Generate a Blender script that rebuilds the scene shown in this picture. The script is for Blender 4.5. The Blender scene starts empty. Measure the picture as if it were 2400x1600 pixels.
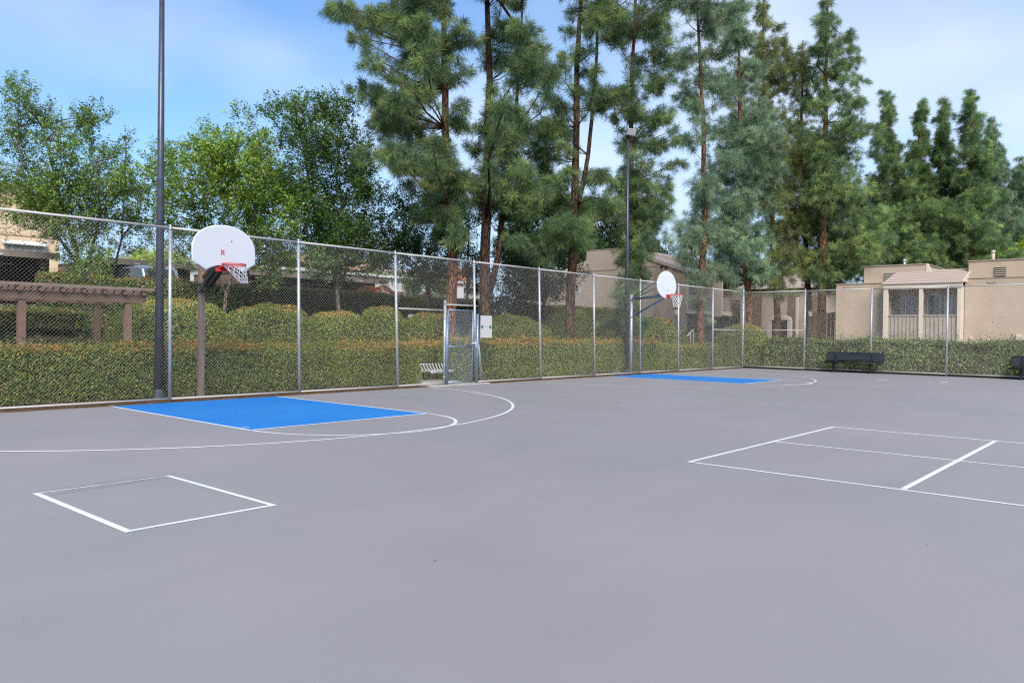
import bpy, math
import numpy as np
from mathutils import Vector, Matrix

rng = np.random.default_rng(7)
S = bpy.context.scene
COL = S.collection

# ------------------------------------------------------------------ camera
F_PX, PITCH, ROLL, YAW = 1817.63, -0.010883, 0.012803, 0.714848
CAM = np.array([16.1635, -35.6021, 1.5410])
cam_d = bpy.data.cameras.new('camera')
cam_d.sensor_fit = 'HORIZONTAL'; cam_d.sensor_width = 36.0
cam_d.lens = F_PX / 2400.0 * 36.0
cam_d.clip_start = 0.1; cam_d.clip_end = 5000
cam = bpy.data.objects.new('camera', cam_d); COL.objects.link(cam)
cam.matrix_world = (Matrix.Translation(Vector(CAM)) @ Matrix.Rotation(YAW, 4, 'Z')
                    @ Matrix.Rotation(math.pi / 2 + PITCH, 4, 'X') @ Matrix.Rotation(ROLL, 4, 'Z'))
S.camera = cam

# ------------------------------------------------------------------ sky, sun, exposure
SUN_H = np.array([0.76, -0.65]); SUN_H /= np.linalg.norm(SUN_H)
SUN_EL = math.radians(40)
W = bpy.data.worlds.new('World'); S.world = W; W.use_nodes = True
nt = W.node_tree; nt.nodes.clear()
def N(tree, t, **k):
    n = tree.nodes.new(t)
    for a, b in k.items(): setattr(n, a, b)
    return n
out = N(nt, 'ShaderNodeOutputWorld'); bg = N(nt, 'ShaderNodeBackground')
sky = N(nt, 'ShaderNodeTexSky'); sky.sky_type = 'NISHITA'; sky.sun_disc = False
sky.sun_elevation = SUN_EL; sky.sun_rotation = math.atan2(SUN_H[0], SUN_H[1])
sky.altitude = 100; sky.air_density = 1.0; sky.dust_density = 0.6; sky.ozone_density = 2.0
tc = N(nt, 'ShaderNodeTexCoord')
mp = N(nt, 'ShaderNodeMapping'); mp.inputs['Scale'].default_value = (1.0, 1.0, 2.2)
mp.inputs['Location'].default_value = (-4.5, 3.375, -0.963)
nz = N(nt, 'ShaderNodeTexNoise'); nz.inputs['Scale'].default_value = 1.5
nz.inputs['Detail'].default_value = 3.5; nz.inputs['Roughness'].default_value = 0.45
cr = N(nt, 'ShaderNodeValToRGB'); cr.color_ramp.elements[0].position = 0.445; cr.color_ramp.elements[1].position = 0.68
cr.color_ramp.elements[0].color = (.10, .10, .10, 1); cr.color_ramp.elements[1].color = (.85, .85, .85, 1)
mx = N(nt, 'ShaderNodeMix', data_type='RGBA')
mx.inputs['B'].default_value = (5.2, 5.6, 6.1, 1)
L = nt.links.new
L(tc.outputs['Generated'], mp.inputs['Vector']); L(mp.outputs[0], nz.inputs['Vector']); L(nz.outputs['Fac'], cr.inputs['Fac'])
tn = N(nt, 'ShaderNodeMix', data_type='RGBA', blend_type='MULTIPLY'); tn.inputs['Factor'].default_value = 1.0
tn.inputs['B'].default_value = (.54, .83, 1.06, 1)
L(sky.outputs[0], tn.inputs['A'])
L(cr.outputs['Color'], mx.inputs['Factor']); L(tn.outputs['Result'], mx.inputs['A'])
sx = N(nt, 'ShaderNodeSeparateXYZ'); L(tc.outputs['Generated'], sx.inputs[0])
hz_ = N(nt, 'ShaderNodeMapRange'); hz_.interpolation_type = 'SMOOTHERSTEP'
for k, v in (('From Min', -.02), ('From Max', .30), ('To Min', .96), ('To Max', 0.0)): hz_.inputs[k].default_value = v
L(sx.outputs['Z'], hz_.inputs['Value'])
hm = N(nt, 'ShaderNodeMix', data_type='RGBA'); L(hz_.outputs['Result'], hm.inputs['Factor']); L(mx.outputs['Result'], hm.inputs['A'])
hm.inputs['B'].default_value = (3.0, 4.0, 5.45, 1)
L(hm.outputs['Result'], bg.inputs['Color']); bg.inputs['Strength'].default_value = 0.100
L(bg.outputs[0], out.inputs['Surface'])

sun_d = bpy.data.lights.new('sun', 'SUN'); sun_d.energy = 2.7; sun_d.angle = math.radians(32)
sun_d.color = (1.0, 0.92, 0.81)
sun = bpy.data.objects.new('sun', sun_d); COL.objects.link(sun)
SV = Vector((SUN_H[0] * math.cos(SUN_EL), SUN_H[1] * math.cos(SUN_EL), math.sin(SUN_EL)))
sun.rotation_euler = SV.to_track_quat('Z', 'Y').to_euler(); sun.location = (40, -40, 60)
S.cycles.use_denoising = False; S.cycles.use_adaptive_sampling = False; S.cycles.filter_width = 1.25
S.cycles.sample_clamp_indirect = 3.0; S.cycles.caustics_reflective = False; S.cycles.caustics_refractive = False
vs = S.view_settings; vs.view_transform = 'Standard'; vs.look = 'None'; vs.gamma = 1.0
vs.exposure = 1.0; vs.use_curve_mapping = False

# ------------------------------------------------------------------ measuring helper (photo pixel + known plane -> world point)
cz, sz = math.cos(YAW), math.sin(YAW)
def ray(u, v):
    a, b = u - 1200.0, v - 800.0
    c, s = math.cos(-ROLL), math.sin(-ROLL); a, b = c * a - s * b, s * a + c * b
    d = (a / F_PX, 1.0, -b / F_PX); c, s = math.cos(PITCH), math.sin(PITCH)
    d = (d[0], d[1] * c - d[2] * s, d[1] * s + d[2] * c)
    return np.array([d[0] * cz - d[1] * sz, d[0] * sz + d[1] * cz, d[2]])
def pt(u, v, X=None, Y=None, Z=None, d=None):
    r = ray(u, v)
    t = (X - CAM[0]) / r[0] if X is not None else (Y - CAM[1]) / r[1] if Y is not None else (Z - CAM[2]) / r[2] if Z is not None else d
    return CAM + r * t

# ------------------------------------------------------------------ materials
MATS = {}
def mat(name, col, rough=0.6, metal=0.0, spec=0.3, var=0.0, scale=4.0, bump=0.0, bscale=60.0, col2=None, stretch=None, detail=5):
    if name in MATS: return MATS[name]
    m = bpy.data.materials.new(name); m.use_nodes = True; t = m.node_tree
    b = t.nodes['Principled BSDF']; b.inputs['Roughness'].default_value = rough
    b.inputs['Metallic'].default_value = metal; b.inputs['Specular IOR Level'].default_value = spec
    co = N(t, 'ShaderNodeTexCoord'); vec = co.outputs['Object']
    if stretch:
        mpn = N(t, 'ShaderNodeMapping'); mpn.inputs['Scale'].default_value = stretch
        t.links.new(vec, mpn.inputs[0]); vec = mpn.outputs[0]
    if var > 0 or col2:
        n = N(t, 'ShaderNodeTexNoise'); n.inputs['Scale'].default_value = scale; n.inputs['Detail'].default_value = detail
        t.links.new(vec, n.inputs['Vector'])
        r = N(t, 'ShaderNodeValToRGB'); r.color_ramp.elements[0].position = 0.32; r.color_ramp.elements[1].position = 0.68
        c2 = col2 or tuple(c * (1 + var) for c in col)
        c1 = col if col2 else tuple(c * (1 - var) for c in col)
        r.color_ramp.elements[0].color = (*c1, 1); r.color_ramp.elements[1].color = (*c2, 1)
        t.links.new(n.outputs['Fac'], r.inputs['Fac']); t.links.new(r.outputs['Color'], b.inputs['Base Color'])
    else:
        b.inputs['Base Color'].default_value = (*col, 1)
    if bump > 0:
        n2 = N(t, 'ShaderNodeTexNoise'); n2.inputs['Scale'].default_value = bscale; n2.inputs['Detail'].default_value = 4
        t.links.new(vec, n2.inputs['Vector'])
        bp = N(t, 'ShaderNodeBump'); bp.inputs['Strength'].default_value = bump; bp.inputs['Distance'].default_value = 0.02
        t.links.new(n2.outputs['Fac'], bp.inputs['Height']); t.links.new(bp.outputs[0], b.inputs['Normal'])
    MATS[name] = m; return m

def leaf_mat(name, transl=0.25, rough=0.5, spec=0.25):
    m = bpy.data.materials.new(name); m.use_nodes = True; t = m.node_tree
    b = t.nodes['Principled BSDF']; o = t.nodes['Material Output']
    a = N(t, 'ShaderNodeVertexColor', layer_name='tint')
    b.inputs['Roughness'].default_value = rough; b.inputs['Specular IOR Level'].default_value = spec
    tr = N(t, 'ShaderNodeBsdfTranslucent'); ms = N(t, 'ShaderNodeMixShader'); ms.inputs[0].default_value = transl
    g = N(t, 'ShaderNodeHueSaturation'); g.inputs['Saturation'].default_value = 1.15; g.inputs['Value'].default_value = 1.5
    t.links.new(a.outputs['Color'], b.inputs['Base Color']); t.links.new(a.outputs['Color'], g.inputs['Color'])
    t.links.new(g.outputs[0], tr.inputs['Color'])
    t.links.new(b.outputs[0], ms.inputs[1]); t.links.new(tr.outputs[0], ms.inputs[2]); t.links.new(ms.outputs[0], o.inputs['Surface'])
    MATS[name] = m; return m

def court_mat(name, base, blot, white=False, wear=0.0, under=None):
    """acrylic court coating: broad roller blotches, fine grit, tiny dark scuffs"""
    m = bpy.data.materials.new(name); m.use_nodes = True; t = m.node_tree; lk = t.links.new
    b = t.nodes['Principled BSDF']; b.inputs['Specular IOR Level'].default_value = 0.45
    co = N(t, 'ShaderNodeTexCoord').outputs['Object']
    def noise(sc, det=4, ro=.5, st=None):
        v = co
        if st:
            mm = N(t, 'ShaderNodeMapping'); mm.inputs['Scale'].default_value = st; lk(co, mm.inputs[0]); v = mm.outputs[0]
        n = N(t, 'ShaderNodeTexNoise'); n.inputs['Scale'].default_value = sc; n.inputs['Detail'].default_value = det
        n.inputs['Roughness'].default_value = ro; lk(v, n.inputs['Vector']); return n.outputs['Fac']
    def ramp(f, p0, p1, c0, c1):
        r = N(t, 'ShaderNodeValToRGB'); r.color_ramp.elements[0].position = p0; r.color_ramp.elements[1].position = p1
        r.color_ramp.elements[0].color = (*c0, 1); r.color_ramp.elements[1].color = (*c1, 1); lk(f, r.inputs['Fac']); return r.outputs['Color']
    def mixc(f, a, c, bt='MIX'):
        x = N(t, 'ShaderNodeMix', data_type='RGBA', blend_type=bt)
        if isinstance(f, float): x.inputs['Factor'].default_value = f
        else: lk(f, x.inputs['Factor'])
        for s, q in (('A', a), ('B', c)):
            if isinstance(q, tuple): x.inputs[s].default_value = (*q, 1)
            else: lk(q, x.inputs[s])
        return x.outputs['Result']
    c = ramp(noise(.28, 4, .55), .38, .64, base, blot)
    c = mixc(.5, c, ramp(noise(1.1, 5, .6, (1, .35, 1)), .3, .7, (.93, .93, .94), (1.06, 1.06, 1.05)), 'MULTIPLY')
    c = mixc(.14, c, ramp(noise(260, 3, .7), .3, .7, (.82, .82, .82), (1.18, 1.18, 1.18)), 'MULTIPLY')
    sc = noise(5.5, 6, .75)
    c = mixc(ramp(sc, .70, .78, (0, 0, 0), (.35, .35, .35)), c, tuple(x * .62 for x in base))
    if under:
        w = ramp(noise(2.2, 8, .75), .60 - wear, .72 - wear * .5, (0, 0, 0), (.85, .85, .85))
        c = mixc(w, c, under)
    lk(c, b.inputs['Base Color'])
    rr = ramp(noise(.7, 4), .3, .7, (.46,) * 3, (.60,) * 3); lk(rr, b.inputs['Roughness'])
    bp = N(t, 'ShaderNodeBump'); bp.inputs['Strength'].default_value = .10; bp.inputs['Distance'].default_value = .003
    lk(noise(190, 3, .7), bp.inputs['Height']); lk(bp.outputs[0], b.inputs['Normal'])
    MATS[name] = m; return m

GREY = (.243, .239, .250)
court_mat('court_grey', GREY, (.266, .244, .262))
court_mat('court_ghost', tuple(x * .90 for x in GREY), tuple(x * .96 for x in GREY), under=GREY, wear=.12)
court_mat('court_blue', (.004, .165, .53), (.012, .190, .555))
court_mat('line_white', (.66, .68, .70), (.72, .73, .74), under=GREY, wear=0.0)
court_mat('line_worn', (.60, .62, .64), (.66, .66, .68), under=GREY, wear=.14)
mat('soil', (.16, .085, .04), .95, var=0, col2=(.07, .045, .025), scale=9, bump=.8, bscale=40)
mat('ground', (.06, .065, .025), .95, col2=(.13, .10, .05), scale=1.2, bump=.7, bscale=12)
mat('concrete', (.46, .44, .40), .85, var=.12, scale=3, bump=.2, bscale=80)
mat('hillside', (.16, .19, .19), 1, col2=(.22, .22, .19), scale=.03)
mat('galvanized', (.40, .43, .47), .45, .5, .5, var=.18, scale=14)
court_mat('galvanized_rail', (.40, .385, .375), (.47, .46, .455), under=(.33, .19, .11), wear=-.03)
mat('wire', (.42, .40, .375), .5, .4, .5, var=.12, scale=2)
mat('gate_steel', (.20, .26, .34), .42, .55, .5, var=.15, scale=10)
mat('wire_gate', (.62, .66, .70), .35, .6, .5)
mat('pole_dark', (.055, .062, .085), .35, .25, .5, var=.2, scale=6)
mat('pole_brown', (.13, .10, .088), .75, var=.0, col2=(.19, .135, .10), scale=5, stretch=(1, 1, .25))
mat('black_steel', (.008, .011, .016), .4, .2)
mat('board_white', (.50, .52, .56), .45, var=.02, scale=1.5)
mat('board_white_b', (.60, .63, .68), .4, var=.02, scale=1.5)
mat('rim_red', (.48, .035, .03), .45)
mat('letter_red', (.55, .01, .02), .5)
mat('faded_grey', (.42, .43, .45), .6)
mat('net', (.55, .54, .55), .8)
mat('lamp_housing', (.42, .38, .37), .5, .1, var=.1, scale=8)
mat('lamp_glass', (.35, .40, .42), .08, 0, .6)
mat('bench_black', (.016, .02, .026), .45, .1)
mat('bench_mesh', (.035, .042, .05), .5, .1)
mat('stucco', (.435, .34, .262), .9, var=.07, scale=1.3, bump=.35, bscale=45)
mat('stucco_grey', (.40, .325, .255), .9, var=.07, scale=.9, bump=.3, bscale=40)
mat('trim_cream', (.58, .51, .425), .75, var=.05, scale=3)
mat('trim_edge', (.36, .29, .22), .8)
mat('siding', (.34, .295, .245), .8, var=.08, scale=4)
mat('roof_shingle', (.37, .30, .26), .92, col2=(.43, .355, .31), scale=2.2, stretch=(.6, 6, 1), bump=.5, bscale=8)
mat('roof_grey', (.27, .235, .215), .92, col2=(.37, .32, .29), scale=2, stretch=(4, .6, 1), bump=.4, bscale=8)
mat('peach', (.66, .51, .36), .9, var=.04, scale=1)
mat('peach_trim', (.55, .40, .27), .85)
mat('white_paint', (.62, .62, .64), .6, var=.04, scale=2)
mat('solar_white', (.62, .64, .78), .35)
mat('tile_roof', (.28, .17, .11), .9, col2=(.40, .27, .18), scale=5, bump=.5, bscale=10)
mat('glass', (.05, .06, .07), .06, 0, .7)
mat('glass_pale', (.30, .36, .36), .08, 0, .7)
mat('blinds', (.50, .50, .51), .7)
mat('dark_inside', (.025, .017, .015), .9)
mat('vent_dark', (.05, .035, .03), .9)
mat('wood_brown', (.165, .105, .078), .85, var=.14, scale=5, stretch=(1, .3, 1), bump=.3, bscale=25)
mat('wood_light', (.21, .155, .13), .85, var=.12, scale=5, stretch=(1, .3, 1))
mat('fascia', (.235, .20, .17), .85, var=.1, scale=3)
mat('car_silver', (.50, .52, .58), .25, .6, .5)
mat('car_red', (.34, .012, .014), .22, .1, .6)
mat('car_white', (.76, .77, .78), .25, .0, .6)
mat('car_grey', (.20, .21, .22), .25, .5, .5)
mat('tyre', (.012, .012, .012), .9)
mat('hub', (.4, .4, .42), .3, .8)
mat('tail_red', (.45, .02, .01), .2)
mat('brick_orange', (.45, .17, .07), .9, var=.25, scale=12)
mat('teal', (.03, .13, .16), .6)
mat('litter', (.07, .05, .035), .95, col2=(.16, .09, .04), scale=30)
mat('pot', (.5, .42, .36), .8)
mat('lantern_glass', (.62, .60, .52), .3)
# pine bark: long plates with dark furrows
def bark_mat(name, a, bcol, furrow, sc, st):
    m = bpy.data.materials.new(name); m.use_nodes = True; t = m.node_tree; lk = t.links.new
    b = t.nodes['Principled BSDF']; b.inputs['Roughness'].default_value = .95; b.inputs['Specular IOR Level'].default_value = .1
    co = N(t, 'ShaderNodeTexCoord'); mm = N(t, 'ShaderNodeMapping'); mm.inputs['Scale'].default_value = st; lk(co.outputs['Object'], mm.inputs[0])
    v = N(t, 'ShaderNodeTexVoronoi', feature='DISTANCE_TO_EDGE'); v.inputs['Scale'].default_value = sc; lk(mm.outputs[0], v.inputs['Vector'])
    n = N(t, 'ShaderNodeTexNoise'); n.inputs['Scale'].default_value = sc * .7; n.inputs['Detail'].default_value = 6; lk(mm.outputs[0], n.inputs['Vector'])
    r1 = N(t, 'ShaderNodeValToRGB'); r1.color_ramp.elements[0].color = (*a, 1); r1.color_ramp.elements[1].color = (*bcol, 1)
    r1.color_ramp.elements[0].position = .3; r1.color_ramp.elements[1].position = .7; lk(n.outputs['Fac'], r1.inputs['Fac'])
    r2 = N(t, 'ShaderNodeValToRGB'); r2.color_ramp.elements[0].position = .0; r2.color_ramp.elements[1].position = .16; lk(v.outputs['Distance'], r2.inputs['Fac'])
    x = N(t, 'ShaderNodeMix', data_type='RGBA'); lk(r2.outputs['Color'], x.inputs['Factor']); x.inputs['A'].default_value = (*furrow, 1); lk(r1.outputs['Color'], x.inputs['B'])
    lk(x.outputs['Result'], b.inputs['Base Color'])
    bp = N(t, 'ShaderNodeBump'); bp.inputs['Strength'].default_value = .9; bp.inputs['Distance'].default_value = .04
    lk(r2.outputs['Color'], bp.inputs['Height']); lk(bp.outputs[0], b.inputs['Normal']); MATS[name] = m
bark_mat('bark_pine', (.13, .065, .038), (.25, .115, .06), (.035, .022, .017), 9, (1, 1, .28))
bark_mat('bark_dark', (.06, .04, .03), (.12, .07, .045), (.018, .013, .012), 8, (1, 1, .25))
bark_mat('bark_grey', (.15, .125, .10), (.25, .21, .18), (.05, .04, .035), 12, (1, 1, .3))
mat('twig', (.075, .05, .035), .95)
leaf_mat('leaf', .28); leaf_mat('needle', .30, .6, .15); leaf_mat('hedge_leaf', .2, .5, .3); leaf_mat('ivy_leaf', .15, .35, .4)
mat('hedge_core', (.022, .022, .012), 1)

# ------------------------------------------------------------------ object helpers
def setp(o, label=None, cat=None, group=None, kind=None):
    if label: o['label'] = label
    if cat: o['category'] = cat
    if group: o['group'] = group
    if kind: o['kind'] = kind
    return o
def thing(name, label, cat, loc=(0, 0, 0), group=None):
    o = bpy.data.objects.new(name, None); COL.objects.link(o); o.location = loc; o.empty_display_size = .2
    return setp(o, label, cat, group)
def wloc(o):
    l = Vector((0, 0, 0))
    while o: l = l + o.location; o = o.parent
    return np.array(l)
def mesh_obj(name, V, Fs, material, parent=None, smooth=False):
    me = bpy.data.meshes.new(name)
    V = np.asarray(V, float)
    if parent is not None: V = V - wloc(parent)
    me.from_pydata(V.tolist(), [], Fs); me.update()
    if material: me.materials.append(MATS[material] if isinstance(material, str) else material)
    if smooth:
        me.polygons.foreach_set('use_smooth', [True] * len(me.polygons))
    o = bpy.data.objects.new(name, me); COL.objects.link(o)
    if parent is not None: o.parent = parent
    return o
def fast_mesh(name, V, k, material, parent, tint=None):
    """V: (n*k,3) verts, consecutive k verts = one face"""
    n = len(V) // k; me = bpy.data.meshes.new(name)
    V = V - wloc(parent) if parent is not None else V
    me.vertices.add(len(V)); me.vertices.foreach_set('co', V.astype(np.float32).ravel())
    me.loops.add(len(V)); me.loops.foreach_set('vertex_index', np.arange(len(V), dtype=np.int32))
    me.polygons.add(n); me.polygons.foreach_set('loop_start', np.arange(0, len(V), k, dtype=np.int32))
    me.polygons.foreach_set('loop_total', np.full(n, k, np.int32))
    me.update(calc_edges=True)
    if tint is not None:
        a = me.color_attributes.new('tint', 'FLOAT_COLOR', 'POINT')
        c = np.ones((len(V), 4), np.float32); c[:, :3] = np.repeat(tint, k, 0); a.data.foreach_set('color', c.ravel())
    me.materials.append(MATS[material]); o = bpy.data.objects.new(name, me); COL.objects.link(o)
    if parent is not None: o.parent = parent
    return o
class MB:
    def __init__(s): s.V = []; s.F = []
    def add(s, V, Fs):
        b = len(s.V); s.V += [tuple(map(float, v)) for v in V]; s.F += [tuple(i + b for i in f) for f in Fs]; return s
    def box(s, x0, x1, y0, y1, z0, z1):
        V = [(x, y, z) for x in (x0, x1) for y in (y0, y1) for z in (z0, z1)]
        return s.add(V, [(0, 1, 3, 2), (4, 6, 7, 5), (0, 4, 5, 1), (2, 3, 7, 6), (0, 2, 6, 4), (1, 5, 7, 3)])
    def beam(s, a, b, w, h, up=(0, 0, 1)):
        a, b = np.array(a, float), np.array(b, float); d = (b - a) / np.linalg.norm(b - a)
        r = np.cross(d, up); r /= np.linalg.norm(r); u = np.cross(r, d)
        V = [p + r * sx * w / 2 + u * sy * h / 2 for p in (a, b) for sx, sy in ((-1, -1), (1, -1), (1, 1), (-1, 1))]
        return s.add(V, [(3, 2, 1, 0), (4, 5, 6, 7), (0, 1, 5, 4), (1, 2, 6, 5), (2, 3, 7, 6), (3, 0, 4, 7)])
    def tube(s, pts, rad, n=8, cap=True):
        pts = [np.array(p, float) for p in pts]
        if not hasattr(rad, '__len__'): rad = [rad] * len(pts)
        V = []; ref = None
        for i, p in enumerate(pts):
            d = pts[min(i + 1, len(pts) - 1)] - pts[max(i - 1, 0)]; d = d / (np.linalg.norm(d) + 1e-9)
            if ref is None: ref = np.array([1, 0, 0]) if abs(d[0]) < .9 else np.array([0, 1, 0])
            r = ref - d * np.dot(ref, d); r /= np.linalg.norm(r); ref = r; u = np.cross(d, r)
            for k in range(n):
                a = 2 * math.pi * k / n; V.append(p + (r * math.cos(a) + u * math.sin(a)) * rad[i])
        Fs = [(i * n + k, i * n + (k + 1) % n, (i + 1) * n + (k + 1) % n, (i + 1) * n + k) for i in range(len(pts) - 1) for k in range(n)]
        if cap: Fs += [tuple(range(n))[::-1], tuple((len(pts) - 1) * n + k for k in range(n))]
        return s.add(V, Fs)
    def prism(s, poly, axis, a, b):
        """extrude 2D polygon; axis 'x': poly=(y,z), 'y': (x,z), 'z': (x,y)"""
        def m(p, t): return {'x': (t, p[0], p[1]), 'y': (p[0], t, p[1]), 'z': (p[0], p[1], t)}[axis]
        n = len(poly); V = [m(p, a) for p in poly] + [m(p, b) for p in poly]
        return s.add(V, [tuple(range(n))[::-1], tuple(range(n, 2 * n))] + [(i, (i + 1) % n, n + (i + 1) % n, n + i) for i in range(n)])
    def quad(s, a, b, c, d): return s.add([a, b, c, d], [(0, 1, 2, 3)])
    def build(s, name, material, parent=None, smooth=False, bevel=0):
        o = mesh_obj(name, s.V, s.F, material, parent, smooth)
        if bevel:
            md = o.modifiers.new('bevel', 'BEVEL'); md.width = bevel; md.segments = 2; md.limit_method = 'ANGLE'
        return o
def part(name, material, parent, fn, smooth=False, bevel=0):
    m = MB(); fn(m); return m.build(name, material, parent, smooth, bevel)
def torus(mb, c, R, r, axis='z', n=24, k=6):
    P = []
    for i in range(n + 1):
        a = 2 * math.pi * i / n; P.append((c[0] + R * math.cos(a), c[1] + R * math.sin(a), c[2]))
    mb.tube(P, r, k, False)

def sstep(a, b, x):
    t = np.clip((x - a) / (b - a), 0, 1); return t * t * (3 - 2 * t)
def ground_z(X, Y):
    X = np.asarray(X, float); Y = np.asarray(Y, float)
    bank = 2.35 * sstep(-2.5, -14.5, X)
    back = .95 * sstep(2.5, 7.5, Y)
    z = np.maximum(bank, back) + .04 * np.sin(X * .9) * np.sin(Y * .7) * sstep(-1.5, -3, X)
    return z

# ------------------------------------------------------------------ ground, court
def build_ground():
    def axis(lo, hi, f0, f1, step):
        a = list(np.arange(f0, f1 + 1e-6, step)); s = step; x = f0
        while x > lo: s *= 1.5; x -= s; a.insert(0, max(x, lo))
        s = step; x = f1
        while x < hi: s *= 1.5; x += s; a.append(min(x, hi))
        return np.array(a)
    xs = axis(-1600, 1600, -45, 32, 1.0); ys = axis(-1600, 1600, -50, 48, 1.0)
    XX, YY = np.meshgrid(xs, ys, indexing='ij'); Z = ground_z(XX, YY) - .035
    V = np.stack([XX.ravel(), YY.ravel(), Z.ravel()], 1); ny = len(ys)
    Fs = [(i * ny + j, (i + 1) * ny + j, (i + 1) * ny + j + 1, i * ny + j + 1) for i in range(len(xs) - 1) for j in range(ny - 1)]
    setp(mesh_obj('ground', V, Fs, 'ground', smooth=True), kind='structure')
build_ground()
court = part('court', 'court_grey', None, lambda m: m.box(.22, 34, -58, -.04, -.3, 0)); setp(court, kind='structure')
soil = MB()
xs = np.linspace(-1.0, .215, 5); ys = np.arange(-45, .01, .35)
V = [(x, y, .012 + .02 * math.sin(y * 5.1 + x * 7) * math.cos(x * 9 + y * 2.3) - (.02 if x > .2 else 0)) for x in xs for y in ys]
soil.add(V, [(i * len(ys) + j, (i + 1) * len(ys) + j, (i + 1) * len(ys) + j + 1, i * len(ys) + j + 1) for i in range(4) for j in range(len(ys) - 1)])
setp(soil.build('soil_strip', 'soil', None, True), kind='structure')
soil2 = part('soil_strip', 'soil', None, lambda m: m.box(.0, 34, -.04, 2.4, -.2, -.012)); setp(soil2, kind='structure')

def strip(mb, pts, w, z):
    pts = [np.array(p, float) for p in pts]; A = []
    for i, p in enumerate(pts):
        d = pts[min(i + 1, len(pts) - 1)] - pts[max(i - 1, 0)]; d /= np.linalg.norm(d); n = np.array([-d[1], d[0]])
        A += [(*(p + n * w / 2), z), (*(p - n * w / 2), z)]
    mb.add(A, [(2 * i, 2 * i + 1, 2 * i + 3, 2 * i + 2) for i in range(len(pts) - 1)])
def line(name, pts, w=.058, z=.0034, m='line_white'):
    mb = MB(); strip(mb, pts, w, z); return mb.build(name, m, court)
def arc(cx, cy, r, a0, a1, n=48): return [(cx + r * math.cos(a), cy + r * math.sin(a)) for a in np.linspace(math.radians(a0), math.radians(a1), n)]
def rect(mb, x0, x1, y0, y1, z): mb.quad((x0, y0, z), (x1, y0, z), (x1, y1, z), (x0, y1, z))
# near basket markings
KY0, KY1, KX = -29.26, -25.58, 5.36
part('key_paint', 'court_blue', court, lambda m: rect(m, .24, KX, KY0, KY1, .002))
line('key_line', [(.24, KY0), (KX + .025, KY0)]); line('key_line', [(.24, KY1), (KX + .025, KY1)])
line('free_throw_line', [(KX, KY0 + .026), (KX, KY1 - .026)])
line('free_throw_arc', arc(KX + .026, -27.42, 1.83, -89.2, 89.2))
line('three_point_line', [p for p in arc(.3, -27.7, 6.84, -90, 90, 90)], z=.0048)
line('lane_mark', [(KX - .35, KY0 + .03), (KX - .35, KY0 + .2)], .04, m='line_worn')
# far basket markings
part('key_paint', 'court_blue', court, lambda m: rect(m, .24, 5.42, -11.75, -8.75, .002))
line('key_line', [(.24, -11.75), (5.45, -11.75)]); line('key_line', [(.24, -8.75), (5.45, -8.75)])
line('free_throw_line', [(5.42, -11.72), (5.42, -8.78)]); line('free_throw_arc', arc(5.45, -10.25, 1.5, -89, 89))
line('three_point_line', arc(.3, -10.3, 6.5, -90, 90, 90), z=.0048)
# small service boxes
line('box_line', [(8.14, -33.07), (10.16, -33.07)], .058); line('box_line', [(8.14, -31.83), (10.16, -31.83)], .05)
line('box_line', [(8.16, -33.04), (8.16, -31.855)], .032, m='line_worn'); line('box_line', [(10.13, -33.04), (10.13, -31.855)], .05)
for y in (-27.06, -24.5, -21.94): line('service_line', [(11.66, y), (26, y)], .058 if y > -27 else .052)
line('base_line', [(11.63, -27.085), (11.63, -21.915)], .055)
line('kitchen_line', [(14.02, -27.03), (14.02, -21.97)], .062, .0048)
line('side_dash', [(7.87, -6.03), (7.87, -4.78)], .06); line('side_dash', [(9.77, -5.5), (9.77, -4.33)], .06)
line('faded_line', [(7.9, -5.3), (9.74, -5.2)], .03, m='line_worn')
for q in ([(8.3, -33.0), (8.22, -31.9)], [(8.08, -32.9), (8.05, -31.7)], [(5.28, -29.0), (5.27, -25.8)], [(11.8, -24.42), (15.5, -24.40)]):
    line('old_line', q, .06, .0012, 'court_ghost')
# leaf litter specks on the court and along the fence foot
def litter(name, n, fx, fy, size, m='litter', z=.006):
    c = np.stack([fx(n), fy(n), np.full(n, z)], 1); a = rng.uniform(0, 6.28, n); s = rng.uniform(*size, n)
    d = np.stack([np.cos(a), np.sin(a), rng.uniform(0, .3, n)], 1) * s[:, None]; e = np.stack([-np.sin(a), np.cos(a), rng.uniform(0, .3, n)], 1) * (s * .45)[:, None]
    V = np.stack([c - d, c + e * .8, c + d, c - e], 1).reshape(-1, 3); V[:, 2] = np.maximum(V[:, 2], z)
    o = fast_mesh(name, V, 4, m, None); return o
setp(litter('leaf_litter', 130, lambda n: rng.uniform(.5, 22, n), lambda n: rng.uniform(-36, -.5, n), (.006, .017)),
     'tiny dry leaf specks scattered over the grey court', 'litter', kind='stuff')
setp(litter('leaf_litter', 2600, lambda n: np.minimum(rng.normal(.02, .17, n), .33), lambda n: rng.uniform(-33, -.2, n), (.012, .03), 'litter', .03),
     'brown pine needles and dry leaves along the foot of the long fence', 'litter', kind='stuff')
path = part('path', 'concrete', None, lambda m: m.box(-2.0, .21, -20.6, -18.2, -.2, .022)); setp(path, kind='structure')

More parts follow.
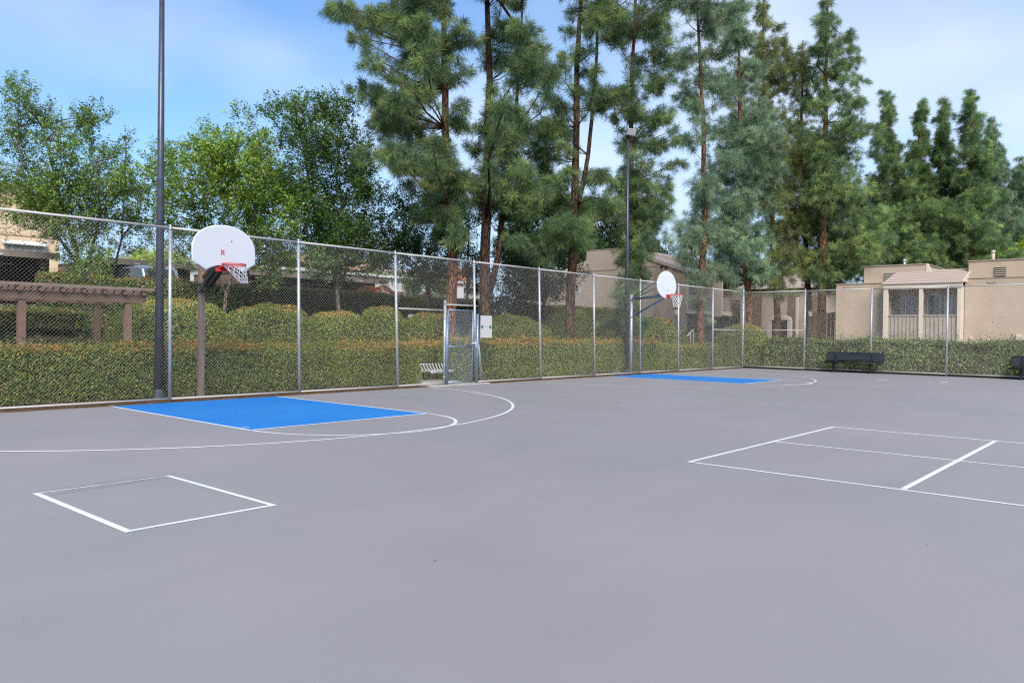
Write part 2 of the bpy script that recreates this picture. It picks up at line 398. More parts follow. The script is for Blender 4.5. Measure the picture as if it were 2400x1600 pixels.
# ------------------------------------------------------------------ chain link fences
FH = 3.66
def wire_panel(mb, axis, off, s0, s1, z0, z1, pitch=.0718, r=.0012, gap=.0014):
    """diagonal wires of a chain link panel between s0..s1 along the fence, clipped to z0..z1"""
    H = z1 - z0; Wd = s1 - s0
    for sgn in (1, -1):
        k0 = int(-H / pitch) - 1; k1 = int(Wd / pitch) + 1
        for k in range(k0, k1 + 1):
            a = k * pitch                      # s at z0 for sgn=1
            t0, t1 = max(0, -a), min(H, Wd - a)
            if t1 - t0 < .01: continue
            p = [(a + t, t if sgn > 0 else H - t) for t in (t0, t1)]
            o = off + sgn * gap
            P = [((o, s0 + q[0], z0 + q[1]) if axis == 'x' else (s0 + q[0], o, z0 + q[1])) for q in p]
            mb.tube(P, r, 3, False)
def rail(name, parent, axis, off, s0, s1, z, r, m='galvanized_rail', z2=None):
    z2 = z if z2 is None else z2
    a, b = ((off, s0, z), (off, s1, z2)) if axis == 'x' else ((s0, off, z), (s1, off, z2))
    return part(name, m, parent, lambda q: q.tube([a, b], r, 10), True)
def post(parent, axis, off, s0, s1, top=FH, r=.037, m='galvanized', z0=-.1):
    pa = (off, s0, z0) if axis == 'x' else (s0, off, z0); pb = (off, s1, top) if axis == 'x' else (s1, off, top)
    o = part('post', m, parent, lambda q: q.tube([pa, pb], r, 14), True)
    pc = np.array(pb)
    def cap(q):
        q.tube([pc + (0, 0, -.05), pc + (0, 0, .012)], r * 1.18, 12); q.tube([pc + (0, 0, .012), pc + (0, 0, .05), pc + (0, 0, .075)], [r * .95, r * .75, r * .2], 10)
    part('post_cap', 'galvanized', o, cap, True)
    return o
def band(parent, axis, off, s, z, r):
    p = np.array((off, s, z) if axis == 'x' else (s, off, z))
    return part('tension_band', 'galvanized', parent, lambda q: q.tube([p + (0, 0, -.014), p + (0, 0, .014)], r, 12), True)

fenceL = thing('chain_link_fence', 'tall galvanized chain link fence with the gate, behind both blue keys', 'fence', (0, -14, 0))
LP = [(-37.4, -37.4), (-34.35, -34.35), (-31.3, -31.3), (-27.98, -27.99), (-24.81, -24.87), (-21.7, -21.84), (-18.62, -18.77), (-15.5, -15.66),
      (-12.38, -12.53), (-9.27, -9.35), (-6.23, -6.32), (-3.09, -3.16), (.04, .05)]
for i, (a, b) in enumerate(LP):
    if i == 12: continue
    post(fenceL, 'x', 0, a, b, r=.037)
corner = post(fenceL, 'x', .0, .04, .05, r=.05, top=FH + .05)
for z in (.25, .7, 1.15, 1.62, 2.0, 2.4, 2.8, 3.2, 3.5): band(corner, 'x', 0, .045, z, .06)
for i in range(len(LP) - 1):
    s0, s1 = LP[i][1], LP[i + 1][1]; b0, b1 = LP[i][0], LP[i + 1][0]
    rail('top_rail', fenceL, 'x', .0, s0, s1, FH, .024)
    g = (i == 5)          # the bay C-D holds the gate
    if not g:
        rail('bottom_rail', fenceL, 'x', .03, b0 + .03, b1 - .03, .065, .02, 'galvanized_rail')
        m = MB(); wire_panel(m, 'x', .045, b0, b1, .045, FH - .01); setp(m.build('chain_link_mesh', 'wire', fenceL), kind='stuff')
GL, GR = -19.95, -18.64
rail('bottom_rail', fenceL, 'x', .03, LP[5][0], GL, .065, .02)
m = MB(); wire_panel(m, 'x', .045, LP[5][0], GL, .045, 2.34); wire_panel(m, 'x', .045, LP[5][1], LP[6][1], 2.34, FH - .01)
setp(m.build('chain_link_mesh', 'wire', fenceL), kind='stuff')
gp = post(fenceL, 'x', .0, GL, GL, top=2.40, r=.042)
rail('mid_rail', fenceL, 'x', .0, LP[5][0], GL, 2.17, .021); rail('mid_rail', fenceL, 'x', .0, GL, LP[6][0], 2.34, .024)
for z in (.25, .6, 1.0, 1.4, 1.95): band(gp, 'x', 0, GL, z, .052)
for y in (0, .09): part('brace', 'galvanized', fenceL, lambda q: q.tube([(.02, -18.58, 1.45), (.02, -18.42 + y, .07)], .012, 8), True)
rail('mid_rail', fenceL, 'x', .0, LP[11][0], LP[12][0], 1.82, .02)
# gate
gate = thing('gate', 'blue-grey steel framed chain link gate with middle rail and latch', 'gate', (0, GL, 0))
ga, gb = GL + .13, GR - .14
def gframe(q):
    for y in (ga, gb): q.tube([(.0, y, .06), (.0, y, 2.2)], .025, 10)
part('gate_stile', 'gate_steel', gate, lambda q: q.tube([(0, ga, .05), (0, ga, 2.21)], .026, 10), True)
part('gate_stile', 'gate_steel', gate, lambda q: q.tube([(0, gb, .05), (0, gb, 2.21)], .026, 10), True)
for z, r in ((.075, .024), (1.12, .02), (2.19, .024)):
    part('gate_rail', 'gate_steel', gate, lambda q: q.tube([(0, ga, z), (0, gb, z)], r, 10), True)
m = MB(); wire_panel(m, 'x', .0, ga, gb, .075, 2.19, r=.002); setp(m.build('chain_link_mesh', 'wire_gate', gate), kind='stuff')
for z in (.4, 1.75): part('hinge', 'gate_steel', gate, lambda q: q.box(-.02, .02, GL + .03, ga + .03, z - .03, z + .03))
part('hinge_post', 'gate_steel', gate, lambda q: q.tube([(.075, GL + .02, .0), (.075, GL + .02, 2.02)], .032, 12), True)
part('latch_post', 'gate_steel', gate, lambda q: q.tube([(.085, GR - .03, -.02), (.085, GR - .03, 2.1)], .042, 12), True)
def latch(q):
    q.box(.02, .075, gb - .05, gb + .11, 1.2, 1.245); q.tube([(.06, gb + .08, 1.1), (.06, gb + .08, 1.29)], .025, 8); q.tube([(.03, gb - .12, 1.2), (.03, gb + .05, 1.22)], .012, 6)
part('latch', 'board_white', gate, latch, bevel=.005)

fenceR = thing('chain_link_fence', 'galvanized chain link fence behind the black benches, running off to the right', 'fence', (6, 0, 0))
RP = [.05, 3.0, 5.88, 8.81, 11.8, 14.8, 17.8]
for i, x in enumerate(RP):
    if i: post(fenceR, 'y', 0, x - .01, x, r=.037)
for i in range(len(RP) - 1):
    rail('top_rail', fenceR, 'y', 0, RP[i], RP[i + 1], FH - .03 + .012 * i, .023, z2=FH - .03 + .012 * (i + 1))
    rail('bottom_rail', fenceR, 'y', -.02, RP[i] + .03, RP[i + 1] - .03, .10, .02)
    m = MB(); wire_panel(m, 'y', -.045, RP[i] + .02, RP[i + 1], .08, FH - .03); setp(m.build('chain_link_mesh', 'wire', fenceR), kind='stuff')
rail('mid_rail', fenceR, 'y', 0, RP[0], RP[1], 1.84, .02)
part('gap_shadow', 'dark_inside', fenceR, lambda q: q.box(.1, 18, .0, .03, -.02, .07))  # near-black strip standing in for the shadow under the bottom rail

# sign beside gate
sg = thing('sign_board', 'blank white sign board with two teal marks, on the fence right of the gate', 'sign', (-.05, -18.17, 1.72))
y0, y1, z0, z1 = -18.42, -17.91, 1.385, 2.06
part('panel', 'blinds', sg, lambda q: q.box(-.035, -.02, y0, y1, z0, z1), bevel=.004)
for fy in (.13, .85):
    yc = y0 + (y1 - y0) * fy; zc = 1.72
    part('mark', 'teal', sg, lambda q: q.prism([(yc + .05 * math.cos(a), zc + .055 * math.sin(a)) for a in np.linspace(0, 2 * math.pi, 13)[:-1]], 'x', -.019, -.014))
part('printed_line', 'faded_grey', sg, lambda q: q.box(-.019, -.015, y0 + .14, y1 - .14, 1.725, 1.745))

# ------------------------------------------------------------------ basketball hoops
def net_mesh(q, c, R, Lh, skew=(0, 0), flare=.55, n=12, rows=5, r=.006):
    def P(i, j, half):
        t = j / rows; rr = R * (1 - t) + R * flare * t; a = 2 * math.pi * (i + half) / n
        return (c[0] + rr * math.cos(a) + skew[0] * t, c[1] + rr * math.sin(a) + skew[1] * t, c[2] - Lh * t)
    for j in range(rows):
        for i in range(n):
            h = .5 * (j % 2)
            q.tube([P(i, j, h), P(i, j + 1, h + .5)], r, 4, False); q.tube([P(i, j, h), P(i, j + 1, h - .5)], r, 4, False)
def letter_R(q, x, yc, zc, h, sx=.004):
    # slab-serif R seen from the court (+x looking at -x: right is +y)
    w = h * .95; b = [(-.5, -.35, -.38, .38)]
    def bx(a0, a1, c0, c1): q.box(x, x + sx, yc + a0 * w, yc + a1 * w, zc + c0 * h, zc + c1 * h)
    bx(-.36, -.16, -.36, .36); bx(-.5, -.06, -.5, -.36); bx(-.5, -.16, .36, .5); bx(-.16, .28, .36, .5); bx(.2, .4, .06, .42); bx(-.16, .3, -.06, .09)
    q.prism([(yc + .04 * w, zc - .06 * h), (yc + .24 * w, zc - .06 * h), (yc + .42 * w, zc - .38 * h), (yc + .22 * w, zc - .38 * h)], 'x', x, x + sx); bx(.2, .52, -.5, -.37)

h1 = thing('basketball_hoop', 'basketball hoop with wide white fan backboard lettered R on a brown pole', 'basketball hoop', (-.46, -27.05, 0))
PX, PYY = -.46, -27.06
part('pole', 'pole_brown', h1, lambda q: q.box(PX - .06, PX + .06, PYY - .06, PYY + .06, -.1, 2.98), bevel=.01)
for z in (2.36, 2.52): part('pole_clamp', 'black_steel', h1, lambda q: q.box(PX - .09, PX + .10, PYY - .09, PYY + .09, z, z + .04))
part('rust_patch', 'brick_orange', h1, lambda q: q.box(PX - .05, PX + .0625, PYY - .04, PYY + .04, 2.62, 2.80))
BX, BY = 1.18, -27.43
def arm(q):
    for dy in (-.07, .07):
        q.beam((PX + .08, PYY + dy, 2.40), (BX - .05, BY + dy, 2.90), .07, .11)
    q.beam((PX + .08, PYY, 2.70), (BX - .05, BY, 3.0), .06, .08)
    q.box(BX - .06, BX - .005, BY - .24, BY + .24, 2.83, 3.25)
part('arm', 'black_steel', h1, arm, bevel=.008)
def fan_board(hw, feet, zt, zu, zl, zf, arch, n=22):
    P = []
    for a in np.linspace(math.pi, 0, n): P.append((hw * math.cos(a), zu + (zt - zu) * math.sin(a) ** .85))
    P += [(hw, zl), (feet, zf)]
    for t in np.linspace(0, 1, 9)[1:-1]: P.append((feet - 2 * feet * t, zf + arch * math.sin(math.pi * t) ** .8))
    P += [(-feet, zf), (-hw, zl)]
    return P
poly = fan_board(.685, .40, 3.665, 3.13, 2.93, 2.755, .115)
bb = part('backboard', 'board_white', h1, lambda q: q.prism([(BY + a, b) for a, b in poly], 'x', BX, BX + .035), bevel=.012)
def rim_edge(q):
    P = [(BX + .018, BY + a, b) for a, b in poly]; q.tube(P + [P[0]], .016, 6, False)
part('edge_rim', 'board_white_b', bb, rim_edge, True)
part('letter', 'letter_red', bb, lambda q: letter_R(q, BX + .036, BY - .045, 3.115, .095))
part('bolt', 'black_steel', bb, lambda q: q.tube([(BX + .03, BY + .15, 3.36), (BX + .045, BY + .15, 3.36)], .012, 8))
RXc = BX + .035 + .15 + .225
def rimf(q):
    torus(q, (RXc, BY, 2.86), .229, .011, n=28); torus(q, (RXc, BY, 2.835), .225, .007, n=28)
    for s in (-1, 1): q.tube([(BX + .04, BY + s * .07, 2.78), (RXc + .08, BY + s * .2, 2.852)], .009, 6)
rim = part('rim', 'rim_red', h1, rimf, True)
part('rim_bracket', 'rim_red', rim, lambda q: (q.box(BX + .036, BX + .06, BY - .2, BY + .2, 2.72, 2.80), q.box(BX + .04, RXc - .2, BY - .14, BY + .14, 2.8, 2.83)), bevel=.004)
def net1(q):
    net_mesh(q, (RXc, BY, 2.845), .225, .36, (.02, .22), .32, 10, 5, .0065)
part('net', 'net', rim, net1)

h2 = thing('basketball_hoop', 'basketball hoop with small oval white backboard held by four grey struts', 'basketball hoop', (-.2, -9.55, 0))
QX, QY = -.22, -9.62
part('pole', 'galvanized', h2, lambda q: q.tube([(QX, QY, -.1), (QX, QY, 3.1)], .062, 16), True)
for z in (2.2, 2.86): part('pole_clamp', 'galvanized', h2, lambda q: q.tube([(QX, QY, z), (QX, QY, z + .1)], .08, 14), True)
CX, CY = 1.55, -10.05
for s in (-1, 1):
    part('strut', 'gate_steel', h2, lambda q: q.tube([(QX + .05, QY + s * .06, 2.92), (CX - .03, CY + s * .30, 3.02)], .03, 8), True)
    part('strut', 'gate_steel', h2, lambda q: q.tube([(QX + .05, QY + s * .06, 2.95), (CX - .03, CY + s * .42, 3.62)], .022, 8), True)
part('strut', 'gate_steel', h2, lambda q: q.tube([(QX + .05, QY, 2.26), (CX - .03, CY, 2.93)], .035, 10), True)
poly2 = []
for a in np.linspace(math.radians(190), math.radians(-10), 26): poly2.append((.70 * math.cos(a), 3.36 + .56 * math.sin(a)))
poly2 += [(.62, 3.12), (.42, 2.99), (.16, 2.90), (-.16, 2.90), (-.42, 2.99), (-.62, 3.12)]
bb2 = part('backboard', 'board_white_b', h2, lambda q: q.prism([(CY + a, b) for a, b in poly2], 'x', CX, CX + .03), bevel=.01)
part('mark', 'faded_grey', bb2, lambda q: letter_R(q, CX + .031, CY + .06, 3.2, .1))
RX2 = CX + .03 + .15 + .225
def rimf2(q):
    torus(q, (RX2, CY + .06, 3.04), .229, .012, n=24)
    for s in (-1, 1): q.tube([(CX + .06, CY + .06 + s * .07, 2.97), (RX2 + .05, CY + .06 + s * .2, 3.03)], .01, 6)
rim2 = part('rim', 'rim_red', h2, rimf2, True)
part('rim_bracket', 'rim_red', rim2, lambda q: q.box(CX + .032, CX + .075, CY - .05, CY + .17, 2.90, 3.05))
part('net', 'net', rim2, lambda q: net_mesh(q, (RX2, CY + .06, 3.03), .225, .46, (0, 0), .52, 12, 6, .008))

# ------------------------------------------------------------------ light poles
def light_pole(label, x, y, H, r0, r1, tilt=(0, 0), aim=(.9, -.45)):
    t = thing('light_pole', label, 'light pole', (x, y, 0), 'court light poles')
    top = np.array([x + tilt[0], y + tilt[1], H])
    part('pole', 'pole_dark', t, lambda q: q.tube([(x, y, -.1), ((x + top[0]) / 2, (y + top[1]) / 2, H / 2), top], [r0, (r0 + r1) / 2, r1], 16), True)
    part('base_plate', 'pole_dark', t, lambda q: (q.box(x - .16, x + .16, y - .16, y + .16, .0, .035), q.tube([(x, y, .03), (x, y, .22)], [r0 * 1.25, r0 * 1.02], 14)))
    d = np.array([aim[0], aim[1], -.55]); d /= np.linalg.norm(d); r = np.array([-aim[1], aim[0], 0]); r /= np.linalg.norm(r); u = np.cross(d, r); u = u if u[2] > 0 else -u
    c = top + d * .18 + np.array([0, 0, .13])
    def house(q):
        V = [c + d * a + r * b * w + u * e * h for a, w, h in ((-.14, .12, .08), (.14, .19, .13)) for b, e in ((-1, -1), (1, -1), (1, 1), (-1, 1))]
        q.add(V, [(3, 2, 1, 0), (4, 5, 6, 7), (0, 1, 5, 4), (1, 2, 6, 5), (2, 3, 7, 6), (3, 0, 4, 7)])
    ho = part('lamp_housing', 'lamp_housing', t, house, bevel=.015)
    part('lens', 'lamp_glass', ho, lambda q: q.add([c + d * .143 + r * b * .155 + u * e * .10 for b, e in ((-1, -1), (1, -1), (1, 1), (-1, 1))], [(0, 1, 2, 3)]))
    part('bracket', 'lamp_housing', t, lambda q: (q.tube([top - (0, 0, .06), top + (0, 0, .1)], .03, 8), q.beam(top + (0, 0, .03), c - u * .1, .04, .03)))
    return t
light_pole('tall dark tapered light pole left of the near basketball hoop', -.76, -27.86, 9.9, .098, .048)
light_pole('tall dark light pole with square floodlight beside the far basketball hoop', -.75, -9.1, 9.5, .085, .045, (.12, -.3))

# ------------------------------------------------------------------ benches
def bench(x0, x1, label):
    t = thing('bench', label, 'bench', ((x0 + x1) / 2, -.3, 0), 'black perforated benches by the fence')
    yb, yf = -.20, -.62
    def slab(q, o, ux, uy, w, h, th):   # frame + perforated look slab with rounded corners
        pass
    P = [(x0 + .06, .50), (x1 - .06, .50), (x1, .56), (x1, .80), (x1 - .06, .87), (x0 + .06, .87), (x0, .80), (x0, .56)]
    part('backrest', 'bench_mesh', t, lambda q: q.prism(P, 'y', yb - .012, yb + .012))
    part('backrest_frame', 'bench_black', t, lambda q: q.tube([(a, yb, b) for a, b in P + [P[0], P[1]]], .022, 8, False), True)
    for xx in (x0 + .42, x1 - .42): part('rib', 'bench_black', t, lambda q: q.box(xx - .006, xx + .006, yb - .02, yb - .012, .56, .78))
    for zz in (.56, .78): part('rib', 'bench_black', t, lambda q: q.box(x0 + .42, x1 - .42, yb - .02, yb - .012, zz - .005, zz + .005))
    part('seat', 'bench_mesh', t, lambda q: q.box(x0 - .03, x1 - .02, yf, yb - .04, .435, .455), bevel=.008)
    part('seat_frame', 'bench_black', t, lambda q: (q.tube([(x0 - .03, yf, .44), (x1 - .02, yf, .44)], .025, 8), q.tube([(x0 - .03, yb - .05, .44), (x1 - .02, yb - .05, .44)], .02, 8)), True)
    for xx in (x0 + .36, x1 - .5):
        def leg(q):
            q.box(xx - .045, xx + .045, -.44, -.36, .0, .43); q.box(xx - .03, xx + .03, yf + .05, yb - .02, .395, .425); q.box(xx - .06, xx + .06, -.62, -.18, .0, .03)
            q.beam((xx, yb - .05, .41), (xx, yb, .86), .05, .04, (1, 0, 0))
        part('leg', 'bench_black', t, leg, bevel=.006)
bench(4.08, 6.47, 'black perforated metal bench standing in front of a fence post')
bench(11.08, 13.47, 'black perforated metal bench cut off by the right edge of the picture')

# slatted bench beyond gate
sb = thing('slatted_bench', 'pale slatted metal bench on a concrete pad, seen through the fence left of the gate', 'bench', (-1.3, -19.2, 0))
for k in range(8):
    y = -19.45 + k * .13
    part('slat', 'blinds', sb, lambda q: q.tube([(-1.05, y, .33), (-1.12, y + .01, .35), (-1.45, y + .03, .35), (-1.55, y + .04, .40), (-1.66, y + .06, .55)], .019, 6), True)
part('frame', 'galvanized', sb, lambda q: (q.tube([(-1.05, -19.5, .31), (-1.05, -18.5, .31)], .02, 8), q.tube([(-1.5, -19.5, .33), (-1.5, -18.5, .33)], .02, 8), q.tube([(-1.66, -19.5, .54), (-1.66, -18.45, .54)], .02, 8)), True)
for y in (-19.45, -18.55): part('leg', 'galvanized', sb, lambda q: q.beam((-1.3, y, .02), (-1.3, y, .33), .06, .35))

# ------------------------------------------------------------------ buildings
def z4(x, y): return 1700 + x / 3.36, 550 + y / 3.36
def bxp(name, m, par, *a, bevel=0): return part(name, m, par, lambda q: q.box(*a), bevel=bevel)
# beige house on the right
YB, YF = 8.0, 7.3
ho = thing('house', 'beige stucco house with shingled balcony bay behind the dark hedge', 'house', (6.5, 8, .9))
bxp('wall', 'stucco', ho, 1.72, 4.3, YB, 15.5, .3, 4.40)
bxp('wall', 'stucco', ho, 7.9, 18, YB, 15.5, .3, 4.50)
bxp('wall', 'stucco', ho, 3.05, 6.05, YB + .35, 14.5, 4.0, 5.33)
bxp('wall', 'stucco', ho, 8.02, 18, YB + .12, 15, 4.3, 5.35)
bxp('coping', 'trim_edge', ho, 1.68, 4.32, YB - .03, 15.5, 4.40, 4.45)
bxp('coping', 'trim_edge', ho, 3.0, 6.1, YB + .31, 14.5, 5.33, 5.38)
bxp('coping', 'trim_edge', ho, 7.98, 18, YB + .08, 15, 5.35, 5.40)
bxp('coping', 'trim_edge', ho, 7.93, 18, YB - .03, YB + .11, 4.50, 4.535)
part('parapet_cheek', 'trim_cream', ho, lambda q: q.prism([(6.055, 5.37), (6.12, 5.37), (6.32, 4.95), (6.055, 4.95)], 'y', YB + .33, YB + .6))
def px4(x, y=700, Y=YF): return float(pt(*z4(x, y), Y=Y)[0])
def pz4(x, y, Y=YF): return float(pt(*z4(x, y), Y=Y)[2])
xl, xl2, xm, xm2, xr, xr2 = px4(1240), px4(1275), px4(1520), px4(1550), px4(1822), px4(1852)
zbeam, zeave = pz4(1275, 430), pz4(1245, 388)
bay = [('post', xl, xl2), ('post', xm, xm2), ('post', xr, xr2)]
for nm, a, b in bay: bxp(nm, 'trim_cream', ho, a, b, YF, YF + .2 if nm == 'post' and a == xm else YF + .2, .3, zbeam, bevel=.008)
bxp('side_panel', 'trim_cream', ho, xr2 - .02, xr2 + .0, YF + .2, YB + .02, .3, zbeam)
bxp('side_panel', 'stucco', ho, xl, xl + .12, YF + .2, YB + .4, .3, zbeam)
bxp('beam', 'trim_cream', ho, xl - .02, xr2 + .03, YF - .03, YF + .24, zbeam, zeave, bevel=.008)
bxp('back_wall', 'stucco', ho, xl + .1, xr2 + .06, YB + .55, YB + .7, .3, 4.6)
bxp('ceiling', 'trim_cream', ho, xl, xr2, YF + .2, YB + .56, zbeam, zbeam + .06)
bxp('floor_slab', 'concrete', ho, xl + .02, xr2 - .02, YF + .05, YB + .55, 1.1, 1.3)
# bay roof: a sloped shingle slab with cream edge
e0, e1 = xl - .06, xr2 + .06; zr0, zr1 = zeave + .01, zeave + .68; yr0, yr1 = YF - .08, YB + .42
xtl = float(pt(*z4(1345, 295), Y=yr1)[0]); xtr = float(pt(*z4(1940, 258), Y=yr1)[0])
rf = part('bay_roof', 'roof_shingle', ho, lambda q: q.add([(e0, yr0, zr0), (e1, yr0, zr0), (xtr, yr1, zr1), (xtl, yr1, zr1), (e0, yr0, zr0 - .05), (e1, yr0, zr0 - .05), (xtr, yr1, zr1 - .05), (xtl, yr1, zr1 - .05)],
          [(0, 1, 2, 3), (7, 6, 5, 4), (0, 4, 5, 1), (1, 5, 6, 2), (2, 6, 7, 3), (3, 7, 4, 0)]))
for k in range(1, 7):       # shingle courses proud of the slab
    f = k / 7
    def course(q):
        a = np.array([e0, yr0, zr0]) * (1 - f) + np.array([xtl, yr1, zr1]) * f; b = np.array([e1, yr0, zr0]) * (1 - f) + np.array([xtr, yr1, zr1]) * f
        q.beam(a + (0, 0, .001), b + (0, 0, .001), .05, .010)
    part('shingle_course', 'roof_shingle', rf, course)
part('ridge_cap', 'trim_cream', rf, lambda q: q.beam((xtl - .03, yr1, zr1 + .01), (xtr + .03, yr1, zr1 + .01), .1, .05))
part('rake_board', 'trim_cream', rf, lambda q: q.beam((e1 + .015, yr0 - .01, zr0 - .02), (xtr + .02, yr1, zr1 - .0), .05, .09))
part('roof_cheek', 'trim_cream', ho, lambda q: q.add([(xr2 + .01, YF + .1, zbeam + .3), (xtr, yr1 - .02, zr1 - .06), (xtr, yr1 - .02, zbeam + .3)], [(0, 1, 2)]))
# railings with battens
zrt, zrb = pz4(1400, 630), 1.25
for a, b in ((xl2, xm), (xm2, xr)):
    rl = bxp('railing', 'siding', ho, a, b, YF + .08, YF + .12, zrb, zrt - .06)
    bxp('rail_cap', 'siding', rl, a, b, YF + .03, YF + .16, zrt - .06, zrt)
    n = 8
    for k in range(1, n):
        x = a + (b - a) * k / n; bxp('batten', 'siding', rl, x - .02, x + .02, YF + .045, YF + .079, zrb + .02, zrt - .075)
# sliding windows behind the railings
def slider(x0, x1, z0, z1, Y, leaf_open):
    w = bxp('window', 'glass', ho, x0, x1, Y - .02, Y, z0, z1)
    for x in (x0, (x0 + x1) / 2, x1): bxp('frame', 'galvanized', w, x - .025, x + .025, Y - .05, Y - .021, z0, z1)
    for z in (z0, z1): bxp('frame', 'galvanized', w, x0 + .026, (x0 + x1) / 2 - .026, Y - .05, Y - .021, z - .02, z + .02)
    return w
YW = YB + .55
wx = [float(pt(*z4(a, 550), Y=YW)[0]) for a in (1312, 1535, 1595, 1790)]; zw = pz4(1400, 478, YW)
w1 = slider(wx[0], wx[1], 1.32, zw, YW, 0); w2 = slider(wx[2], wx[3], 1.32, zw, YW, 1)
m = MB(); a0 = wx[0] + .05
for k in range(14):
    for j in range(9): m.box(a0 + k * .105, a0 + k * .105 + .03, YW - .035, YW - .03, 2.2 + j * .165, 2.2 + j * .165 + .09)
setp(m.build('lattice', 'blinds', w1), kind='stuff')
bxp('curtain', 'blinds', w2, wx[2] + .75, wx[2] + 1.12, YW - .045, YW - .03, 1.34, zw - .03)
bxp('curtain', 'trim_cream', w2, wx[2] + 1.2, wx[2] + 1.5, YW - .04, YW - .03, 1.34, zw - .03)
# vents
def vent(x0, x1, z0, z1, Y, n=5):
    v = bxp('vent', 'vent_dark', ho, x0, x1, Y - .02, Y + .02, z0, z1)
    for k in range(n):
        z = z0 + (z1 - z0) * (k + .5) / n; part('slat', 'trim_cream', v, lambda q: q.beam((x0, Y - .045, z + .02), (x1, Y - .045, z + .02), .05, .035))
v1 = pt(*z4(2125, 250), Y=YB + .12); v2 = pt(*z4(2210, 328), Y=YB + .12); vent(v1[0], v2[0], v2[2], v1[2], YB + .1)
v1 = pt(*z4(1258, 298), Y=YB + .35); v2 = pt(*z4(1345, 362), Y=YB + .35); vent(v1[0], v2[0], v2[2], v1[2], YB + .33)
for (a, b, c, d) in ((935, 990, 408, 430), (2068, 2132, 362, 380)):
    p, q_ = pt(*z4(a, c), Y=YB), pt(*z4(b, d), Y=YB)
    bxp('small_vent', 'siding', ho, p[0], q_[0], YB - .03, YB + .01, q_[2], p[2])
pp = pt(*z4(2108, 195), Y=YB + 1.2); part('flue_pipe', 'pot', ho, lambda q: (q.tube([(pp[0], YB + 1.2, 5.2), (pp[0], YB + 1.2, 5.95)], .08, 12), q.tube([(pp[0], YB + 1.2, 5.82), (pp[0], YB + 1.2, 5.95)], .10, 12)), True)
pp = pt(*z4(1410, 235), Y=YB + 1.2); part('flue_pipe', 'galvanized', ho, lambda q: (q.tube([(pp[0], YB + 1.2, 5.2), (pp[0], YB + 1.2, 5.72)], .07, 12), q.tube([(pp[0], YB + 1.2, 5.6), (pp[0], YB + 1.2, 5.72)], .1, 12)), True)
p = pt(*z4(2320, 810), Y=YB); bxp('utility_box', 'trim_cream', ho, p[0] - .15, p[0] + .15, YB - .12, YB - .005, p[2] - .14, p[2] + .14, bevel=.02)
p = pt(*z4(1935, 815), Y=YB); bxp('utility_box', 'trim_cream', ho, p[0] - .06, p[0] + .06, YB - .08, YB - .005, p[2] - .07, p[2] + .07, bevel=.01)
# wooden fence beside the beige house
wf = thing('wooden_fence', 'dark weathered board fence left of the beige house', 'fence', (1.0, 9.5, .9))
for k in range(9):
    x = -.35 + k * .22; bxp('board', 'wood_brown', wf, x, x + .19, 9.5, 9.53, .8, 2.95 + .04 * math.sin(k * 2.1))
bxp('rail', 'wood_brown', wf, -.4, 1.65, 9.535, 9.6, 2.5, 2.6)

# two storey building in the middle
mb_ = thing('apartment_building', 'two storey beige building with white-edged balconies behind the far hoop', 'building', (-13, 15, 2))
bxp('end_wall', 'stucco_grey', mb_, -23, -14.44, 11, 20, 1.2, 6.14); bxp('coping', 'trim_edge', mb_, -23.02, -14.46, 10.97, 11.2, 6.14, 6.2)
part('upper_block', 'stucco', mb_, lambda q: q.prism([(-17.76, 5.9), (-17.76, 7.53), (-18.8, 7.1), (-21.5, 6.3), (-21.5, 5.9)], 'y', 13, 16.1))
part('upper_coping', 'trim_cream', mb_, lambda q: q.box(-17.9, -17.73, 12.98, 16.12, 7.53, 7.58))
bxp('tower', 'stucco_grey', mb_, -17.2, -14.42, 11.06, 14.98, 5.9, 7.63); bxp('tower_coping', 'trim_edge', mb_, -17.23, -14.38, 11.03, 14.97, 7.63, 7.68)
bxp('tower_wall', 'stucco_grey', mb_, -14.46, -14.41, 11.03, 14.97, 1.2, 5.9)
bxp('closet', 'stucco', mb_, -13.13, -12.23, 12.2, 14.97, 1.2, 6.34); bxp('closet_cap', 'trim_edge', mb_, -13.16, -12.2, 12.17, 14.97, 6.34, 6.39)
part('drain_pipe', 'trim_edge', mb_, lambda q: (q.tube([(-12.18, 12.6, 1.5), (-12.18, 12.6, 6.3)], .05, 8), q.tube([(-12.18, 12.95, 1.5), (-12.18, 12.95, 6.3)], .05, 8)))
part('flood_light', 'black_steel', mb_, lambda q: (q.box(-12.2, -12.0, 13.1, 13.3, 6.36, 6.48), q.box(-12.2, -12.0, 13.7, 13.9, 6.36, 6.5)), bevel=.02)
# balcony wing
part('wing_end_wall', 'stucco_grey', mb_, lambda q: q.prism([(-11.25, 1.2), (-11.25, 6.1), (-14.85, 7.36), (-18, 7.36), (-18, 1.2)], 'y', 14.98, 15.2))
bxp('inner_wall', 'stucco_grey', mb_, -13.0, -12.85, 15.2, 36, 1.2, 6.3)
def roof_slab(y0, y1, x0, z0, x1, z1, th=.12, nm='roof'):
    r = part(nm, 'roof_grey', mb_, lambda q: q.prism([(x0, z0), (x1, z1), (x1, z1 - th), (x0, z0 - th)], 'y', y0, y1))
    part('rake_trim', 'trim_edge', r, lambda q: q.prism([(x0, z0 - .01), (x1, z1 - .01), (x1, z1 - th - .1), (x0, z0 - th - .1)], 'y', y0 - .05, y0 - .003)); return r
roof_slab(14.9, 24.9, -10.95, 6.22, -15.2, 7.72); roof_slab(18.0, 36, -12.2, 6.95, -16.6, 8.25); roof_slab(24.9, 36, -10.95, 6.1, -15.2, 7.6)
bxp('roof_back', 'stucco_grey', mb_, -18, -15.2, 15.2, 36, 6.0, 7.35)
